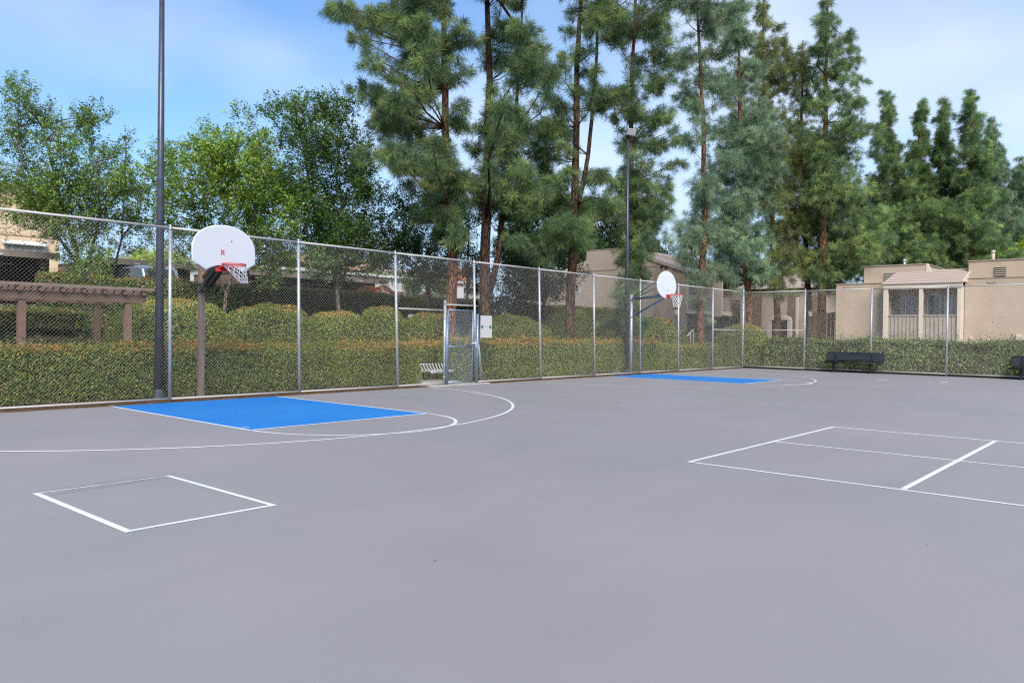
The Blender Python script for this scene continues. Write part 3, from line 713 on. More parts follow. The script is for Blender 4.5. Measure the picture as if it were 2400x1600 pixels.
def balcony(y0, y1):
    bxp('balcony_slab', 'trim_cream', mb_, -12.85, -11.15, y0, y1, 3.12, 3.42, bevel=.01)
    bxp('balcony_header', 'trim_cream', mb_, -11.4, -11.17, y0, y1, 5.86, 6.1)
    bxp('balcony_post', 'trim_cream', mb_, -11.38, -11.16, y0 + .01, y0 + .19, 3.42, 5.86)
    r = bxp('railing', 'siding', mb_, -11.28, -11.2, y0 + .2, y1, 4.38, 4.48)
    n = int((y1 - y0 - .2) / .14); q = MB()
    for k in range(n): q.box(-11.26, -11.22, y0 + .22 + k * .14, y0 + .29 + k * .14, 3.42, 4.38)
    setp(q.build('baluster', 'siding', r), kind='stuff')
    w = bxp('door_glass', 'glass', mb_, -12.86, -12.82, y0 + .9, y0 + 2.6, 3.44, 5.5)
    bxp('frame', 'trim_cream', w, -12.84, -12.79, y0 + 1.7, y0 + 1.8, 3.44, 5.5); bxp('frame', 'trim_cream', w, -12.84, -12.79, y0 + .82, y0 + .9, 3.44, 5.5)
balcony(15.2, 19.29); balcony(20.75, 25.0); balcony(26.4, 30.4)
for y0, y1 in ((19.29, 20.75), (25.0, 26.4)): bxp('pier_wall', 'stucco_grey', mb_, -12.85, -11.18, y0 + .002, y1 - .002, 3.0, 6.05)
bxp('pier_wall', 'stucco_grey', mb_, -12.85, -11.3, 15.2, 15.5, 1.2, 3.1)
p, q2 = pt(1352, 672, Y=11), pt(1360, 687, Y=11)
wn = bxp('window', 'white_paint', mb_, p[0], q2[0], 10.96, 10.995, q2[2], p[2])
for k in range(2):
    for j in range(2): bxp('pane', 'glass_pale', wn, p[0] + .05 + k * .13, p[0] + .05 + k * .13 + .1, 10.94, 10.959, q2[2] + .07 + j * .22, q2[2] + .07 + j * .22 + .17)
p, q2 = pt(1485, 700, X=-14.4), pt(1497, 718, X=-14.4)
bxp('window', 'white_paint', mb_, -14.41, -14.37, p[1], q2[1], q2[2], p[2])
# shaded building beyond the corner
sh = thing('apartment_building', 'shaded beige building with cream arched entry behind the fence corner', 'building', (-7, 22, 1))
bxp('wall', 'stucco_grey', sh, -10.2, -3.9, 22, 30, .6, 5.2)
part('roof', 'roof_shingle', sh, lambda q: q.add([(-10.6, 21.6, 5.15), (-3.5, 21.6, 5.15), (-4.6, 25, 6.6), (-9.5, 25, 6.6), (-10.6, 30, 5.15), (-3.5, 30, 5.15)], [(0, 1, 2, 3), (1, 5, 2), (0, 3, 4), (3, 2, 5, 4), (0, 4, 5, 1)]))
for x in (-9.2, -6.4, -4.8): bxp('wall_panel', 'wood_brown', sh, x, x + .75, 21.95, 21.99, .8, 4.6)
def archf(q):
    q.box(-7.42, -7.12, 20.6, 20.9, .8, 2.75); q.box(-5.9, -5.62, 20.6, 20.9, .8, 2.75)
    q.prism([(-7.42, 2.75), (-7.3, 2.95), (-6.9, 3.12), (-6.1, 3.12), (-5.74, 2.95), (-5.62, 2.75), (-5.75, 2.7), (-6.2, 2.86), (-6.8, 2.86), (-7.12, 2.7)], 'y', 20.6, 20.9)
part('entry_arch', 'trim_cream', sh, archf); bxp('entry_door', 'dark_inside', sh, -7.1, -5.92, 20.72, 20.76, .8, 2.72)
for x in (-5.3, -4.5): bxp('post', 'trim_cream', sh, x, x + .16, 20.6, 20.76, .8, 4.4)
# handrail by the stairs
hr = thing('handrail', 'pale sloping handrail beside the slender pine', 'handrail', (-4.3, 5, .5))
A, B = pt(1610, 788, d=43), pt(1626, 771, d=46)
part('rail', 'trim_cream', hr, lambda q: q.tube([A, B], .04, 8), True)
for f in (.05, .5, .95):
    p = A + (B - A) * f; part('post', 'trim_cream', hr, lambda q: q.tube([p, (p[0], p[1], .3)], .025, 6), True)

# peach gable house far left
gh = thing('house', 'peach house with gabled tile roof at the left picture edge', 'house', (-38, -21.4, 2.4))
X0 = -34
part('wall', 'peach', gh, lambda q: q.prism([(-24.2, 2.2), (-24.2, 8.15), (-21.4, 9.5), (-18.6, 8.15), (-18.6, 2.2)], 'x', X0 - 9, X0))
bxp('band', 'peach_trim', gh, X0, X0 + .06, -24.2, -18.6, 8.08, 8.2); bxp('band', 'peach_trim', gh, X0, X0 + .06, -24.2, -18.6, 6.72, 6.84)
for k in range(9):
    y = -23.6 + k * .55; zt = 9.45 - abs(y + 21.4) * .48
    if zt > 8.35: bxp('batten', 'peach_trim', gh, X0, X0 + .05, y - .03, y + .03, 8.2, zt - .05)
for s in (-1, 1):
    r = part('roof', 'tile_roof', gh, lambda q: q.prism([(-21.4, 9.68), (-21.4 + s * 3.3, 8.10), (-21.4 + s * 3.3, 7.96), (-21.4, 9.53)], 'x', X0 - 9.4, X0 + .35))
    part('verge', 'peach_trim', r, lambda q: q.prism([(-21.4, 9.55), (-21.4 + s * 3.3, 7.97), (-21.4 + s * 3.3, 7.84), (-21.4, 9.40)], 'x', X0 + .2, X0 + .3))
for (y0, y1) in ((-23.1, -22.1), (-21.48, -20.58), (-20.42, -19.42)):
    w = bxp('window', 'white_paint', gh, X0 + .01, X0 + .08, y0, y1, 5.2, 6.3)
    for k in range(2):
        ya = y0 + .06 + k * (y1 - y0) / 2; bxp('pane', 'glass_pale', w, X0 + .081, X0 + .09, ya, ya + (y1 - y0) / 2 - .12, 5.25, 6.2)
    part('awning', 'white_paint', w, lambda q: q.prism([(X0 + .09, 6.42), (X0 + .40, 6.24), (X0 + .40, 6.18), (X0 + .09, 6.3)], 'y', y0 - .1, y1 + .1))
# second peach house and the white low building
ph = thing('house', 'peach house half hidden behind the dark multi-stemmed tree', 'house', (-50, -5, 2.4))
a, b = pt(735, 592, X=-46), pt(940, 600, X=-46)
bxp('wall', 'peach', ph, -56, -46, a[1], b[1], 2.2, 7.6)
part('roof', 'tile_roof', ph, lambda q: q.prism([(-45.5, 7.55), (-51, 9.3), (-56.5, 7.55), (-51, 9.1)], 'y', a[1] - .4, b[1] + .4))
p, q2 = pt(884, 608, X=-46), pt(906, 622, X=-46); w = bxp('window', 'white_paint', ph, -45.99, -45.92, p[1], q2[1], q2[2], p[2]); bxp('pane', 'glass', w, -45.919, -45.9, p[1] + .1, q2[1] - .1, q2[2] + .1, p[2] - .1)
wb = thing('low_building', 'long low white building behind the carports and red flowers', 'building', (-28, 0, 2.4))
bxp('wall', 'white_paint', wb, -34, -26, -12, 7.2, 2.2, 5.28)
bxp('roof_edge', 'white_paint', wb, -34.2, -25.8, -12.2, 7.4, 5.28, 5.44)
for y in (-8, -4, 0, 2.4, 4.4): bxp('panel_joint', 'faded_grey', wb, -26.0, -25.99, y, y + .04, 2.4, 5.26)
sp = thing('solar_roof', 'pale bluish solar panel roof far behind the near backboard', 'roof', (-60, -17, 3))
a, b = pt(652, 628, X=-60), pt(703, 631, X=-60)
bxp('wall', 'white_paint', sp, -66, -60.3, a[1], b[1] + 3, 2.2, a[2] - .5)
for k in range(5):
    y = a[1] + k * (b[1] + 3 - a[1]) / 5; part('panel', 'solar_white', sp, lambda q: q.prism([(-60, a[2] - .5), (-63, a[2] + .55), (-63, a[2] + .48), (-60, a[2] - .57)], 'y', y, y + (b[1] + 3 - a[1]) / 5 - .06))
rhh = thing('house', 'white house with grey roof and orange brick chimney between the first two pines', 'house', (-32, 9, 2.4))
bxp('wall', 'white_paint', rhh, -38, -30.2, 5.6, 14, 2.2, 5.4)
part('roof', 'roof_grey', rhh, lambda q: q.prism([(-29.6, 5.3), (-34, 6.7), (-38.4, 5.3), (-34, 6.5)], 'y', 5.2, 14.4))
p = pt(1084, 640, X=-31.5); bxp('chimney', 'brick_orange', rhh, -32, -31.2, p[1] - .35, p[1] + .35, 5.2, 7.1)

# ------------------------------------------------------------------ carports
def carport(label, x, y0, y1, ztop, depth=5.6):
    t = thing('carport', label, 'carport', (x - depth / 2, (y0 + y1) / 2, 2.35), 'carports on the bank')
    bxp('fascia', 'fascia', t, x - .06, x, y0, y1, ztop - .26, ztop, bevel=.006); bxp('roof', 'dark_inside', t, x - depth, x - .06, y0, y1, ztop - .16, ztop - .06)
    bxp('roof_gravel', 'fascia', t, x - depth, x - .062, y0 + .01, y1 - .01, ztop - .06, ztop - .03)
    bxp('back_wall', 'wood_brown', t, x - depth, x - depth + .1, y0, y1, 2.2, ztop - .17); bxp('side_wall', 'wood_brown', t, x - depth + .1, x - 1.2, y0, y0 + .1, 2.2, ztop - .17); bxp('side_wall', 'wood_brown', t, x - depth + .1, x - 1.2, y1 - .1, y1, 2.2, ztop - .17)
    n = max(2, int((y1 - y0) / 2.8) + 1)
    for k in range(n):
        y = y0 + .4 + (y1 - y0 - .8) * k / (n - 1); bxp('post', 'wood_brown', t, x - .9, x - .78, y - .06, y + .06, 2.2, ztop - .17)
        bxp('light_fitting', 'white_paint', t, x, x + .02, y + .9, y + 1.15, ztop - .22, ztop - .16) if k < n - 1 else None
carport('brown carport at the left picture edge, above the pergola', -18, -33, -23.98, 4.5)
carport('brown carport over the silver van', -20, -21.5, -17.0, 4.66)
carport('long brown carport behind the dark multi-stemmed tree', -18, -15.6, -6.98, 4.46)
bxp_ = None
def car(label, cx, cy, face, paint, kind='sedan', z=2.36):
    """cars parked along X; face=+1 nose toward the court"""
    t = thing('parked_car', label, 'car', (cx, cy, z), 'cars parked under the carports')
    L_, Wd = (4.7, 1.85); H = 1.42 if kind == 'sedan' else 1.82
    f = face
    if kind == 'sedan':
        body = [(-2.3, .3), (2.3, .3), (2.33, .62), (2.2, .78), (1.1, .93), (-1.55, .98), (-2.25, .92), (-2.33, .6)]; cab = [(1.15, .93), (.45, 1.36), (-.2, 1.43), (-.85, 1.40), (-1.75, .98)]
        glass = [(1.02, .96), (.42, 1.31), (-.2, 1.37), (-.82, 1.34), (-1.5, 1.0)]
    else:
        body = [(-2.3, .3), (2.3, .3), (2.33, .75), (2.2, .95), (1.15, 1.08), (-2.3, 1.1), (-2.33, .6)]; cab = [(1.2, 1.08), (.55, 1.68), (.1, 1.8), (-1.7, 1.8), (-2.05, 1.7), (-2.3, 1.1)]
        glass = [(1.05, 1.12), (.5, 1.62), (.1, 1.72), (-1.65, 1.72), (-1.95, 1.62), (-2.15, 1.14)]
    T = lambda P: [(cx + a * f, z + b) for a, b in P]
    part('body', paint, t, lambda q: q.prism(T(body), 'y', cy - Wd / 2, cy + Wd / 2), bevel=.07)
    part('cabin', paint, t, lambda q: q.prism(T(cab), 'y', cy - Wd / 2 + .13, cy + Wd / 2 - .13), bevel=.07)
    for s in (-1, 1): part('side_window', 'glass', t, lambda q: q.prism(T(glass), 'y', cy + s * (Wd / 2 - .128), cy + s * (Wd / 2 - .118)))
    n = 1 if kind == 'sedan' else 1
    def scr(P0, P1, o=.03):
        a, b = np.array([cx + P0[0] * f, z + P0[1]]), np.array([cx + P1[0] * f, z + P1[1]]); d = b - a; nrm = np.array([-d[1], d[0]]) / np.linalg.norm(d); nrm = nrm if nrm[1] > 0 else -nrm
        a2, b2 = a + d * .1 + nrm * o, b - d * .08 + nrm * o
        return lambda q: q.add([(a2[0], cy - .66, a2[1]), (a2[0], cy + .66, a2[1]), (b2[0], cy + .56, b2[1]), (b2[0], cy - .56, b2[1])], [(0, 1, 2, 3)])
    part('windscreen', 'glass_pale', t, scr(cab[0], cab[1])); part('rear_window', 'glass', t, scr(cab[-1], cab[-2], .035))
    for s in (-1, 1):
        part('headlight', 'glass_pale', t, lambda q: q.box(cx + f * 2.28 - .04, cx + f * 2.28 + .06, cy + s * .62 - .2, cy + s * .62 + .2, z + .58, z + .74), bevel=.02)
        part('tail_light', 'tail_red', t, lambda q: q.box(cx - f * 2.28 - .06, cx - f * 2.28 + .05, cy + s * .74 - .1, cy + s * .74 + .1, z + .75, z + (1.3 if kind != 'sedan' else .9)), bevel=.02)
        part('mirror', paint, t, lambda q: q.box(cx + f * .8 - .09, cx + f * .8 + .09, cy + s * (Wd / 2 + .02) - .1, cy + s * (Wd / 2 + .02) + .1, z + .98, z + 1.12), bevel=.03)
        for w in (-1.4, 1.42):
            wh = part('wheel', 'tyre', t, lambda q: q.tube([(cx + f * w, cy + s * (Wd / 2 - .2), z + .32), (cx + f * w, cy + s * (Wd / 2 + .01), z + .32)], .32, 18)); part('hub', 'hub', wh, lambda q: q.tube([(cx + f * w, cy + s * (Wd / 2 + .011), z + .32), (cx + f * w, cy + s * (Wd / 2 + .02), z + .32)], .2, 12))
    if kind != 'sedan': part('brake_light', 'tail_red', t, lambda q: q.box(cx - f * 1.98 - .05, cx - f * 1.98 + .05, cy - .25, cy + .25, z + 1.70, z + 1.77))
    return t
car('red car facing the court at the left picture edge', -18.6, -27.35, 1, 'car_red', z=2.34)
car('silver van backed toward the court under the second carport', -20.2, -19.9, -1, 'car_silver', 'suv', z=2.5)
car('grey car behind the dark hedge right of the near backboard', -19.4, -14.2, 1, 'car_grey', z=2.36)
car('white car under the end of the long carport', -19.2, -9.0, 1, 'car_white', z=2.42)

# ------------------------------------------------------------------ pergola
pg = thing('pergola', 'brown timber pergola on thick posts at the left', 'pergola', (-6.5, -28.5, .4))
zg = .3
for (x, ys_) in ((-6, (-31.6, -28.95, -26.35)), (-8.1, (-31.6, -28.95, -26.35))):
    for y in ys_: bxp('post', 'wood_brown', pg, x - .09, x + .09, y - .085, y + .085, zg, 2.24, bevel=.01)
    part('beam', 'wood_brown', pg, lambda q: q.prism([(-32.4, 2.24), (-32.4, 2.46), (-25.85, 2.46), (-26.0, 2.24)], 'x', x - .12, x - .07))
    part('beam', 'wood_brown', pg, lambda q: q.prism([(-32.4, 2.24), (-32.4, 2.46), (-25.85, 2.46), (-26.0, 2.24)], 'x', x + .07, x + .12))
for k in range(13):
    y = -32.2 + k * .515; bxp('rafter', 'wood_brown', pg, -8.45, -5.72, y - .03, y + .03, 2.462, 2.60)
bxp('edge_board', 'wood_light', pg, -5.72, -5.68, -32.4, -25.75, 2.58, 2.655); bxp('edge_board', 'wood_light', pg, -8.5, -8.46, -32.4, -25.75, 2.58, 2.655)
m = MB()
for k in range(6): bxp('purlin', 'wood_light', pg, -8.4 + k * .52, -8.32 + k * .52, -32.4, -25.8, 2.605, 2.65)

# ------------------------------------------------------------------ garden lanterns
def lantern(label, p, zb, H):
    t = thing('garden_lantern', label, 'lantern', (p[0], p[1], zb), 'garden lanterns')
    x, y = p[0], p[1]; z = H
    part('post', 'pole_dark', t, lambda q: q.tube([(x, y, zb - .1), (x, y, z - .42)], .035, 8), True)
    part('lamp_glass', 'lantern_glass', t, lambda q: q.tube([(x, y, z - .40), (x, y, z - .1)], [.085, .14], 6))
    part('lamp_cap', 'black_steel', t, lambda q: q.tube([(x, y, z - .1), (x, y, z), (x, y, z + .08)], [.17, .08, .02], 6))
p = pt(964, 733, d=31.2); lantern('garden lantern on a thin post behind the fence left of the gate', p, 1.0, 2.35)
p = pt(1585, 722, d=43); lantern('black garden lantern beneath the far basketball net', p, .5, 3.08)
p = pt(1899, 722, d=44.5); lantern('white-glassed garden lantern between the pine trunks at the right', p, .9, 3.12)


# ------------------------------------------------------------------ foliage generators
def unit(v): return v / (np.linalg.norm(v, axis=-1, keepdims=True) + 1e-9)
def lump(p, s=1.0):
    x, y, z = p[:, 0] * s, p[:, 1] * s, p[:, 2] * s
    return (np.sin(2.1 * x + 1.3 * y) + np.sin(1.7 * y - 2.3 * z + 1) + np.sin(2.9 * z + 1.1 * x + 2) + .6 * np.sin(5.3 * y + 3.1 * x) + .6 * np.sin(4.7 * z - 4.1 * y)) / 4.2
def leaves(c, nrm, size, aspect=.55, jit=.9):
    n = len(c); d = unit(rng.normal(size=(n, 3))); nn = unit(nrm + jit * rng.normal(size=(n, 3)) * .6)
    d = unit(d - nn * np.sum(d * nn, 1, keepdims=True)); e = np.cross(nn, d); s = size[:, None]
    return np.stack([c - d * s * .5, c + e * s * aspect * .5 + nn * s * .08, c + d * s * .5, c - e * s * aspect * .5 + nn * s * .08], 1).reshape(-1, 3)
GAIN = 2.0
def tint(n, pal, w, var=.22):
    pal = np.array(pal) * GAIN; w = np.array(w, float); w = w / w.sum(-1, keepdims=True)
    if w.ndim == 1: k = rng.choice(len(pal), n, p=w)
    else: k = (rng.random(n)[:, None] > np.cumsum(w, 1)).sum(1).clip(0, len(pal) - 1)
    return pal[k] * rng.uniform(1 - var, 1 + var, (n, 1)) * rng.uniform(.93, 1.07, (n, 3))
PAL_H = [(.066, .096, .022), (.032, .046, .013), (.130, .140, .032), (.26, .115, .03), (.15, .095, .03)]
def hedge_w(h, orange, q=None):
    """palette weights from relative height h (0..1)"""
    o = orange * sstep(.80, 1.02, h) * (1 if q is None else np.clip(.55 + .9 * lump(q, .8), .05, 1.6))
    return np.stack([np.full_like(h, .50), np.full_like(h, .22), np.full_like(h, .20) + .2 * sstep(.5, 1, h), .012 + 1.1 * o, .05 + .4 * o], 1)

def box_hedge(name, label, cat, x0, x1, y0, y1, h, dens, leaf, orange=.8, group=None, faces='fteb', pal=PAL_H, material='hedge_leaf', wob=.10, ragged=0, shade=1.0, ztop=None, gap=.03):
    zg = float(ground_z((x0 + x1) / 2, (y0 + y1) / 2)); zt = ztop if ztop is not None else zg + h; h = zt - zg
    t = thing(name, label, cat, ((x0 + x1) / 2, (y0 + y1) / 2, zg), group)
    Pn = []
    def face(axis, val, nrm, d):
        if axis == 'x': a, b = (y0, y1), (zg + gap, zt)
        elif axis == 'y': a, b = (x0, x1), (zg + gap, zt)
        else: a, b = (x0, x1), (y0, y1)
        n = int(abs(a[1] - a[0]) * abs(b[1] - b[0]) * d)
        u = rng.uniform(*a, n); v = rng.uniform(*b, n)
        p = {'x': np.stack([np.full(n, val), u, v], 1), 'y': np.stack([u, np.full(n, val), v], 1), 'z': np.stack([u, v, np.full(n, val)], 1)}[axis]
        Pn.append((p, np.tile(np.array(nrm, float), (n, 1))))
    face('x', x1, (1, 0, .15), dens); face('z', zt, (0, 0, 1), dens * .8); face('y', y0, (0, -1, .1), dens)
    face('y', y1, (0, 1, .1), dens * .5); face('x', x0, (-1, 0, .1), dens * .25)
    p = np.concatenate([a for a, _ in Pn]); nr = np.concatenate([b for _, b in Pn])
    # round the shoulders
    cx, cy = (x0 + x1) / 2, (y0 + y1) / 2
    q = p.copy(); R = .22
    dx = np.maximum(0, np.abs(p[:, 0] - cx) - ((x1 - x0) / 2 - R)); dz = np.maximum(0, p[:, 2] - (zt - R))
    l = np.sqrt(dx ** 2 + dz ** 2); k = np.where(l > R, R / (l + 1e-9), 1)
    q[:, 0] -= np.sign(p[:, 0] - cx) * dx * (1 - k); q[:, 2] -= dz * (1 - k)
    disp = wob * lump(q, 1.1) + .45 * wob * lump(q, 3.7) + rng.normal(0, .03, len(q)) - np.abs(rng.normal(0, .05, len(q)))
    q += nr * disp[:, None]
    if ragged:
        k = rng.random(len(q)) < ragged; up = (q[:, 2] > zt - .12) & k; q[up, 2] += rng.exponential(.09, up.sum())
    q[:, 2] = np.maximum(q[:, 2], zg + .01)
    hh = (q[:, 2] - zg) / h
    col = tint(len(q), pal, hedge_w(hh, orange, q) if len(pal) == 5 else np.ones(len(pal)))
    patch = 1 + .25 * lump(q, .55); col *= patch[:, None] * shade
    size = leaf * rng.uniform(.6, 1.25, len(q))
    fast_mesh('foliage', leaves(q, nr, size), 4, material, t, col)
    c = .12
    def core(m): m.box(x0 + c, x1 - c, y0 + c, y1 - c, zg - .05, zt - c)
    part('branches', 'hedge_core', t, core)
    return t
def mound(name, label, cat, c, r, dens, leaf, orange=.5, group=None, pal=PAL_H, material='hedge_leaf', wob=.1, shade=1.0, flat=2.6, tintw=None):
    """clipped round shrub: superellipsoid dome, c=(x,y) r=(rx,ry,ztop)"""
    zg = float(ground_z(c[0], c[1])); hz = r[2] - zg
    t = thing(name, label, cat, (c[0], c[1], zg), group)
    n = int(dens * (2 * math.pi * r[0] * r[1] * .6 + math.pi * (r[0] + r[1]) * hz * .8))
    d = unit(rng.normal(size=(n, 3))); d[:, 2] = np.abs(d[:, 2])
    e = flat; k = (np.abs(d[:, 0]) ** e + np.abs(d[:, 1]) ** e + np.abs(d[:, 2]) ** e) ** (-1 / e)
    s = d * k[:, None]; nr = unit(np.sign(s) * np.abs(s) ** (e - 1) / np.array([r[0], r[1], hz]))
    q = s * np.array([r[0], r[1], hz]) + np.array([c[0], c[1], zg])
    q += nr * (wob * lump(q, 1.2) + .5 * wob * lump(q, 3.4) + rng.normal(0, .03, n) - np.abs(rng.normal(0, .05, n)))[:, None]
    q[:, 2] = np.maximum(q[:, 2], zg + .01)
    hh = (q[:, 2] - zg) / hz
    col = tint(n, pal, hedge_w(hh, orange, q) if tintw is None else tintw) * (1 + .25 * lump(q, .8))[:, None] * shade
    fast_mesh('foliage', leaves(q, nr, leaf * rng.uniform(.6, 1.25, n)), 4, material, t, col)
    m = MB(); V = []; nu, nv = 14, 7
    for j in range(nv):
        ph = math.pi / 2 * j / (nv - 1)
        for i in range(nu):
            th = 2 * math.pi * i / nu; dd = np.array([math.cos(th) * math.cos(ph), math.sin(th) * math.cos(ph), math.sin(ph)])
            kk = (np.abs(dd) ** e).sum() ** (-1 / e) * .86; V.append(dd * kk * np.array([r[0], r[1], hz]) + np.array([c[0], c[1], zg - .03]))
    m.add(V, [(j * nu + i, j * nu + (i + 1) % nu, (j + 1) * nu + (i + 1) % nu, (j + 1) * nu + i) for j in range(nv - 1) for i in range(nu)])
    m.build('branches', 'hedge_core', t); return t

# hedges along the fences
box_hedge('hedge', 'long clipped green hedge behind the near hoop, its top tinged orange', 'hedge', -2.1, -.93, -34, -20.0, 1.18, 3300, .048, 1.0, 'clipped hedges', ragged=.12)
box_hedge('hedge', 'clipped hedge with bright orange top right of the gate, behind the far hoop', 'hedge', -1.95, -.75, -18.35, -6.2, 1.30, 2400, .054, 1.6, 'clipped hedges', ragged=.15, shade=1.1)
box_hedge('hedge', 'short dull clipped hedge in the corner where the two fences meet', 'hedge', -1.7, -.7, -6.1, -.6, 1.12, 1700, .06, .5, 'clipped hedges', ragged=.1)
box_hedge('hedge', 'low orange-topped hedge seen through the gate', 'hedge', -3.2, -2.2, -19.4, -15.2, 1.22, 2000, .054, 1.4, 'clipped hedges', ragged=.15)
PAL_I = [(.030, .058, .016), (.014, .030, .010), (.065, .105, .026), (.15, .165, .045)]
ih = box_hedge('hedge', 'dark glossy leafy hedge behind the black benches', 'hedge', .9, 16, .45, 1.75, 1.42, 1500, .072, 0, 'clipped hedges', pal=PAL_I, material='ivy_leaf', wob=.16, ragged=.2)
mound('shrub', 'rounded green corner bush where the dark hedge meets the fence corner', 'shrub', (-.75, 1.45), (1.55, 1.0, 2.12), 900, .08, .5, wob=.14, shade=1.15)
mound('shrub', 'wide round clipped bush with orange top beneath the far backboard', 'shrub', (-3.7, -2.2), (1.5, 2.6, 2.38), 800, .08, .9, 'round clipped bushes')
# low ground cover hiding the soil of the bank
n = 42000; gx = rng.uniform(-12.6, -2.3, n); gy = rng.uniform(-34, -3, n)
g = np.stack([gx, gy, ground_z(gx, gy) + rng.uniform(-.02, .16, n) + .08 * np.sin(gx * 3.1) * np.sin(gy * 2.7)], 1)
setp(fast_mesh('ground_cover', leaves(g, np.tile([0, 0, 1.0], (n, 1)), .13 * rng.uniform(.6, 1.2, n)), 4, 'ivy_leaf', None, tint(n, [(.035, .055, .018), (.02, .034, .012), (.07, .085, .026)], [3, 3, 1.5])),
     'low leafy ground cover on the bank behind the long fence', 'ground cover', kind='stuff')
# round shrubs on the bank
for (c, r, lb, sh, og) in [
    ((-7.7, -24.2), (1.2, 2.0, 2.42), 'yellow-green round bush right behind the brown hoop pole', 1.25, .35),
    ((-6.6, -21.6), (1.3, 2.0, 2.32), 'large round bush with reddish tips left of the second fence post', 1.0, .6),
    ((-6.6, -18.9), (1.2, 1.25, 2.22), 'round bush in the middle of the row on the bank', 1.0, .5),
    ((-6.3, -17.1), (1.1, 1.0, 2.40), 'upright round bush next to the small forked tree', 1.0, .5),
    ((-6.2, -14.8), (1.1, 1.3, 2.25), 'dull round bush behind the garden lantern', 1.0, .3),
    ((-4.9, -11.4), (1.3, 2.4, 2.25), 'shade-darkened rounded bush left of the middle pine trunk', .9, .2),
    ((-4.9, -7.0), (1.2, 2.3, 2.7), 'shade-darkened tall bush between the middle pine and the far hoop pole', .9, .35)]:
    mound('shrub', lb, 'shrub', c, r, 1300, .058, og, 'round clipped bushes', shade=sh)  # last two bushes: tree shade put into the leaf colour
box_hedge('hedge', 'yellow-green hedge behind the brown pergola posts', 'hedge', -10.0, -8.75, -33, -26.3, 1.5, 900, .075, .9, 'clipped hedges', ztop=2.05, shade=1.15)
box_hedge('hedge', 'dark hedge high on the bank in front of the carports', 'hedge', -14.0, -12.8, -26.1, -12.2, 1.4, 700, .085, .5, 'clipped hedges', ztop=3.38, ragged=.1)
box_hedge('hedge', 'dark hedge on the bank in front of the white low building', 'hedge', -14.0, -12.6, -12.0, -4.0, 1.3, 600, .09, .15, 'clipped hedges', ztop=3.32)
box_hedge('hedge', 'dark hedge under the beige end wall behind the middle pine', 'hedge', -10.0, -8.4, -6.0, 3.4, 1.3, 600, .09, .35, 'clipped hedges', ztop=3.0)
PAL_R = [(.34, .045, .02), (.40, .09, .02), (.07, .10, .03), (.10, .11, .04)]
mound('bougainvillea', 'red-orange flowering shrub in front of the white low building', 'shrub', (-14.6, -10.4), (.7, 1.7, 3.72), 500, .10, 0, pal=PAL_R, tintw=[.3, .3, .25, .2], wob=.2)
mound('bougainvillea', 'small patch of red flowers left of the first pine trunk', 'shrub', (-15.2, -6.6), (.7, 1.2, 3.55), 500, .10, 0, pal=PAL_R, tintw=[.5, .2, .2, .1], wob=.2)
# stray shoots above the dark hedge
def sprigs(par, pts, pal, leaf=.07):
    C = []; 
    m = MB()
    for (x, y, z, h) in pts:
        d = np.array([rng.normal(0, .1), rng.normal(0, .1), h]); m.tube([(x, y, z), np.array([x, y, z]) + d], [.006, .003], 4)
        n = int(14 * h / .35); t = rng.uniform(.1, 1, n)[:, None]; C.append(np.array([x, y, z]) + d * t + rng.normal(0, .045, (n, 3)))
    C = np.concatenate(C); fast_mesh('shoot_leaves', leaves(C, rng.normal(size=C.shape), leaf * rng.uniform(.6, 1.2, len(C))), 4, 'leaf', par, tint(len(C), pal, np.ones(len(pal))))
    setp(m.build('shoots', 'twig', par), kind='stuff')
sprigs(ih, [(rng.uniform(1.2, 12), rng.uniform(.6, 1.5), 1.38, rng.uniform(.12, .42)) for _ in range(34)], [(.10, .14, .035), (.16, .17, .05), (.05, .09, .025)])

# ------------------------------------------------------------------ trees
def needles(cent, axes, cols, n, Ln, wd, droop=.5):
    """long soft needles in brush-like tufts: each is a slim bent blade that droops at its tip"""
    T = len(cent); d = unit(unit(rng.normal(size=(T, n, 3))) * .9 + axes[:, None, :] * .75)
    ln = Ln * rng.uniform(.55, 1.1, (T, n, 1)) * rng.uniform(.8, 1.2, (T, 1, 1))
    b = cent[:, None, :] - axes[:, None, :] * rng.uniform(0, .20, (T, n, 1))
    s = unit(np.cross(d, rng.normal(size=(T, n, 3)))) * wd * .5
    m = b + d * ln * .5; tip = b + d * ln * .93; tip[..., 2:3] -= droop * ln * rng.uniform(.3, 1, (T, n, 1)) * .55; m[..., 2:3] -= droop * ln * .08
    V = np.stack([b, m - s, tip, m + s], 2).reshape(-1, 3)
    c = np.repeat(cols, n, 0) * rng.uniform(.75, 1.25, (T * n, 1))
    return V, c
PINE_G = np.array([(.050, .082, .040), (.036, .066, .038), (.080, .115, .048), (.030, .052, .030)])
PINE_O = np.array([(.066, .088, .038), (.050, .070, .032), (.086, .108, .048), (.040, .056, .027)])
PINE_B = np.array([(.055, .095, .066), (.075, .118, .085), (.042, .075, .052), (.10, .14, .095)])
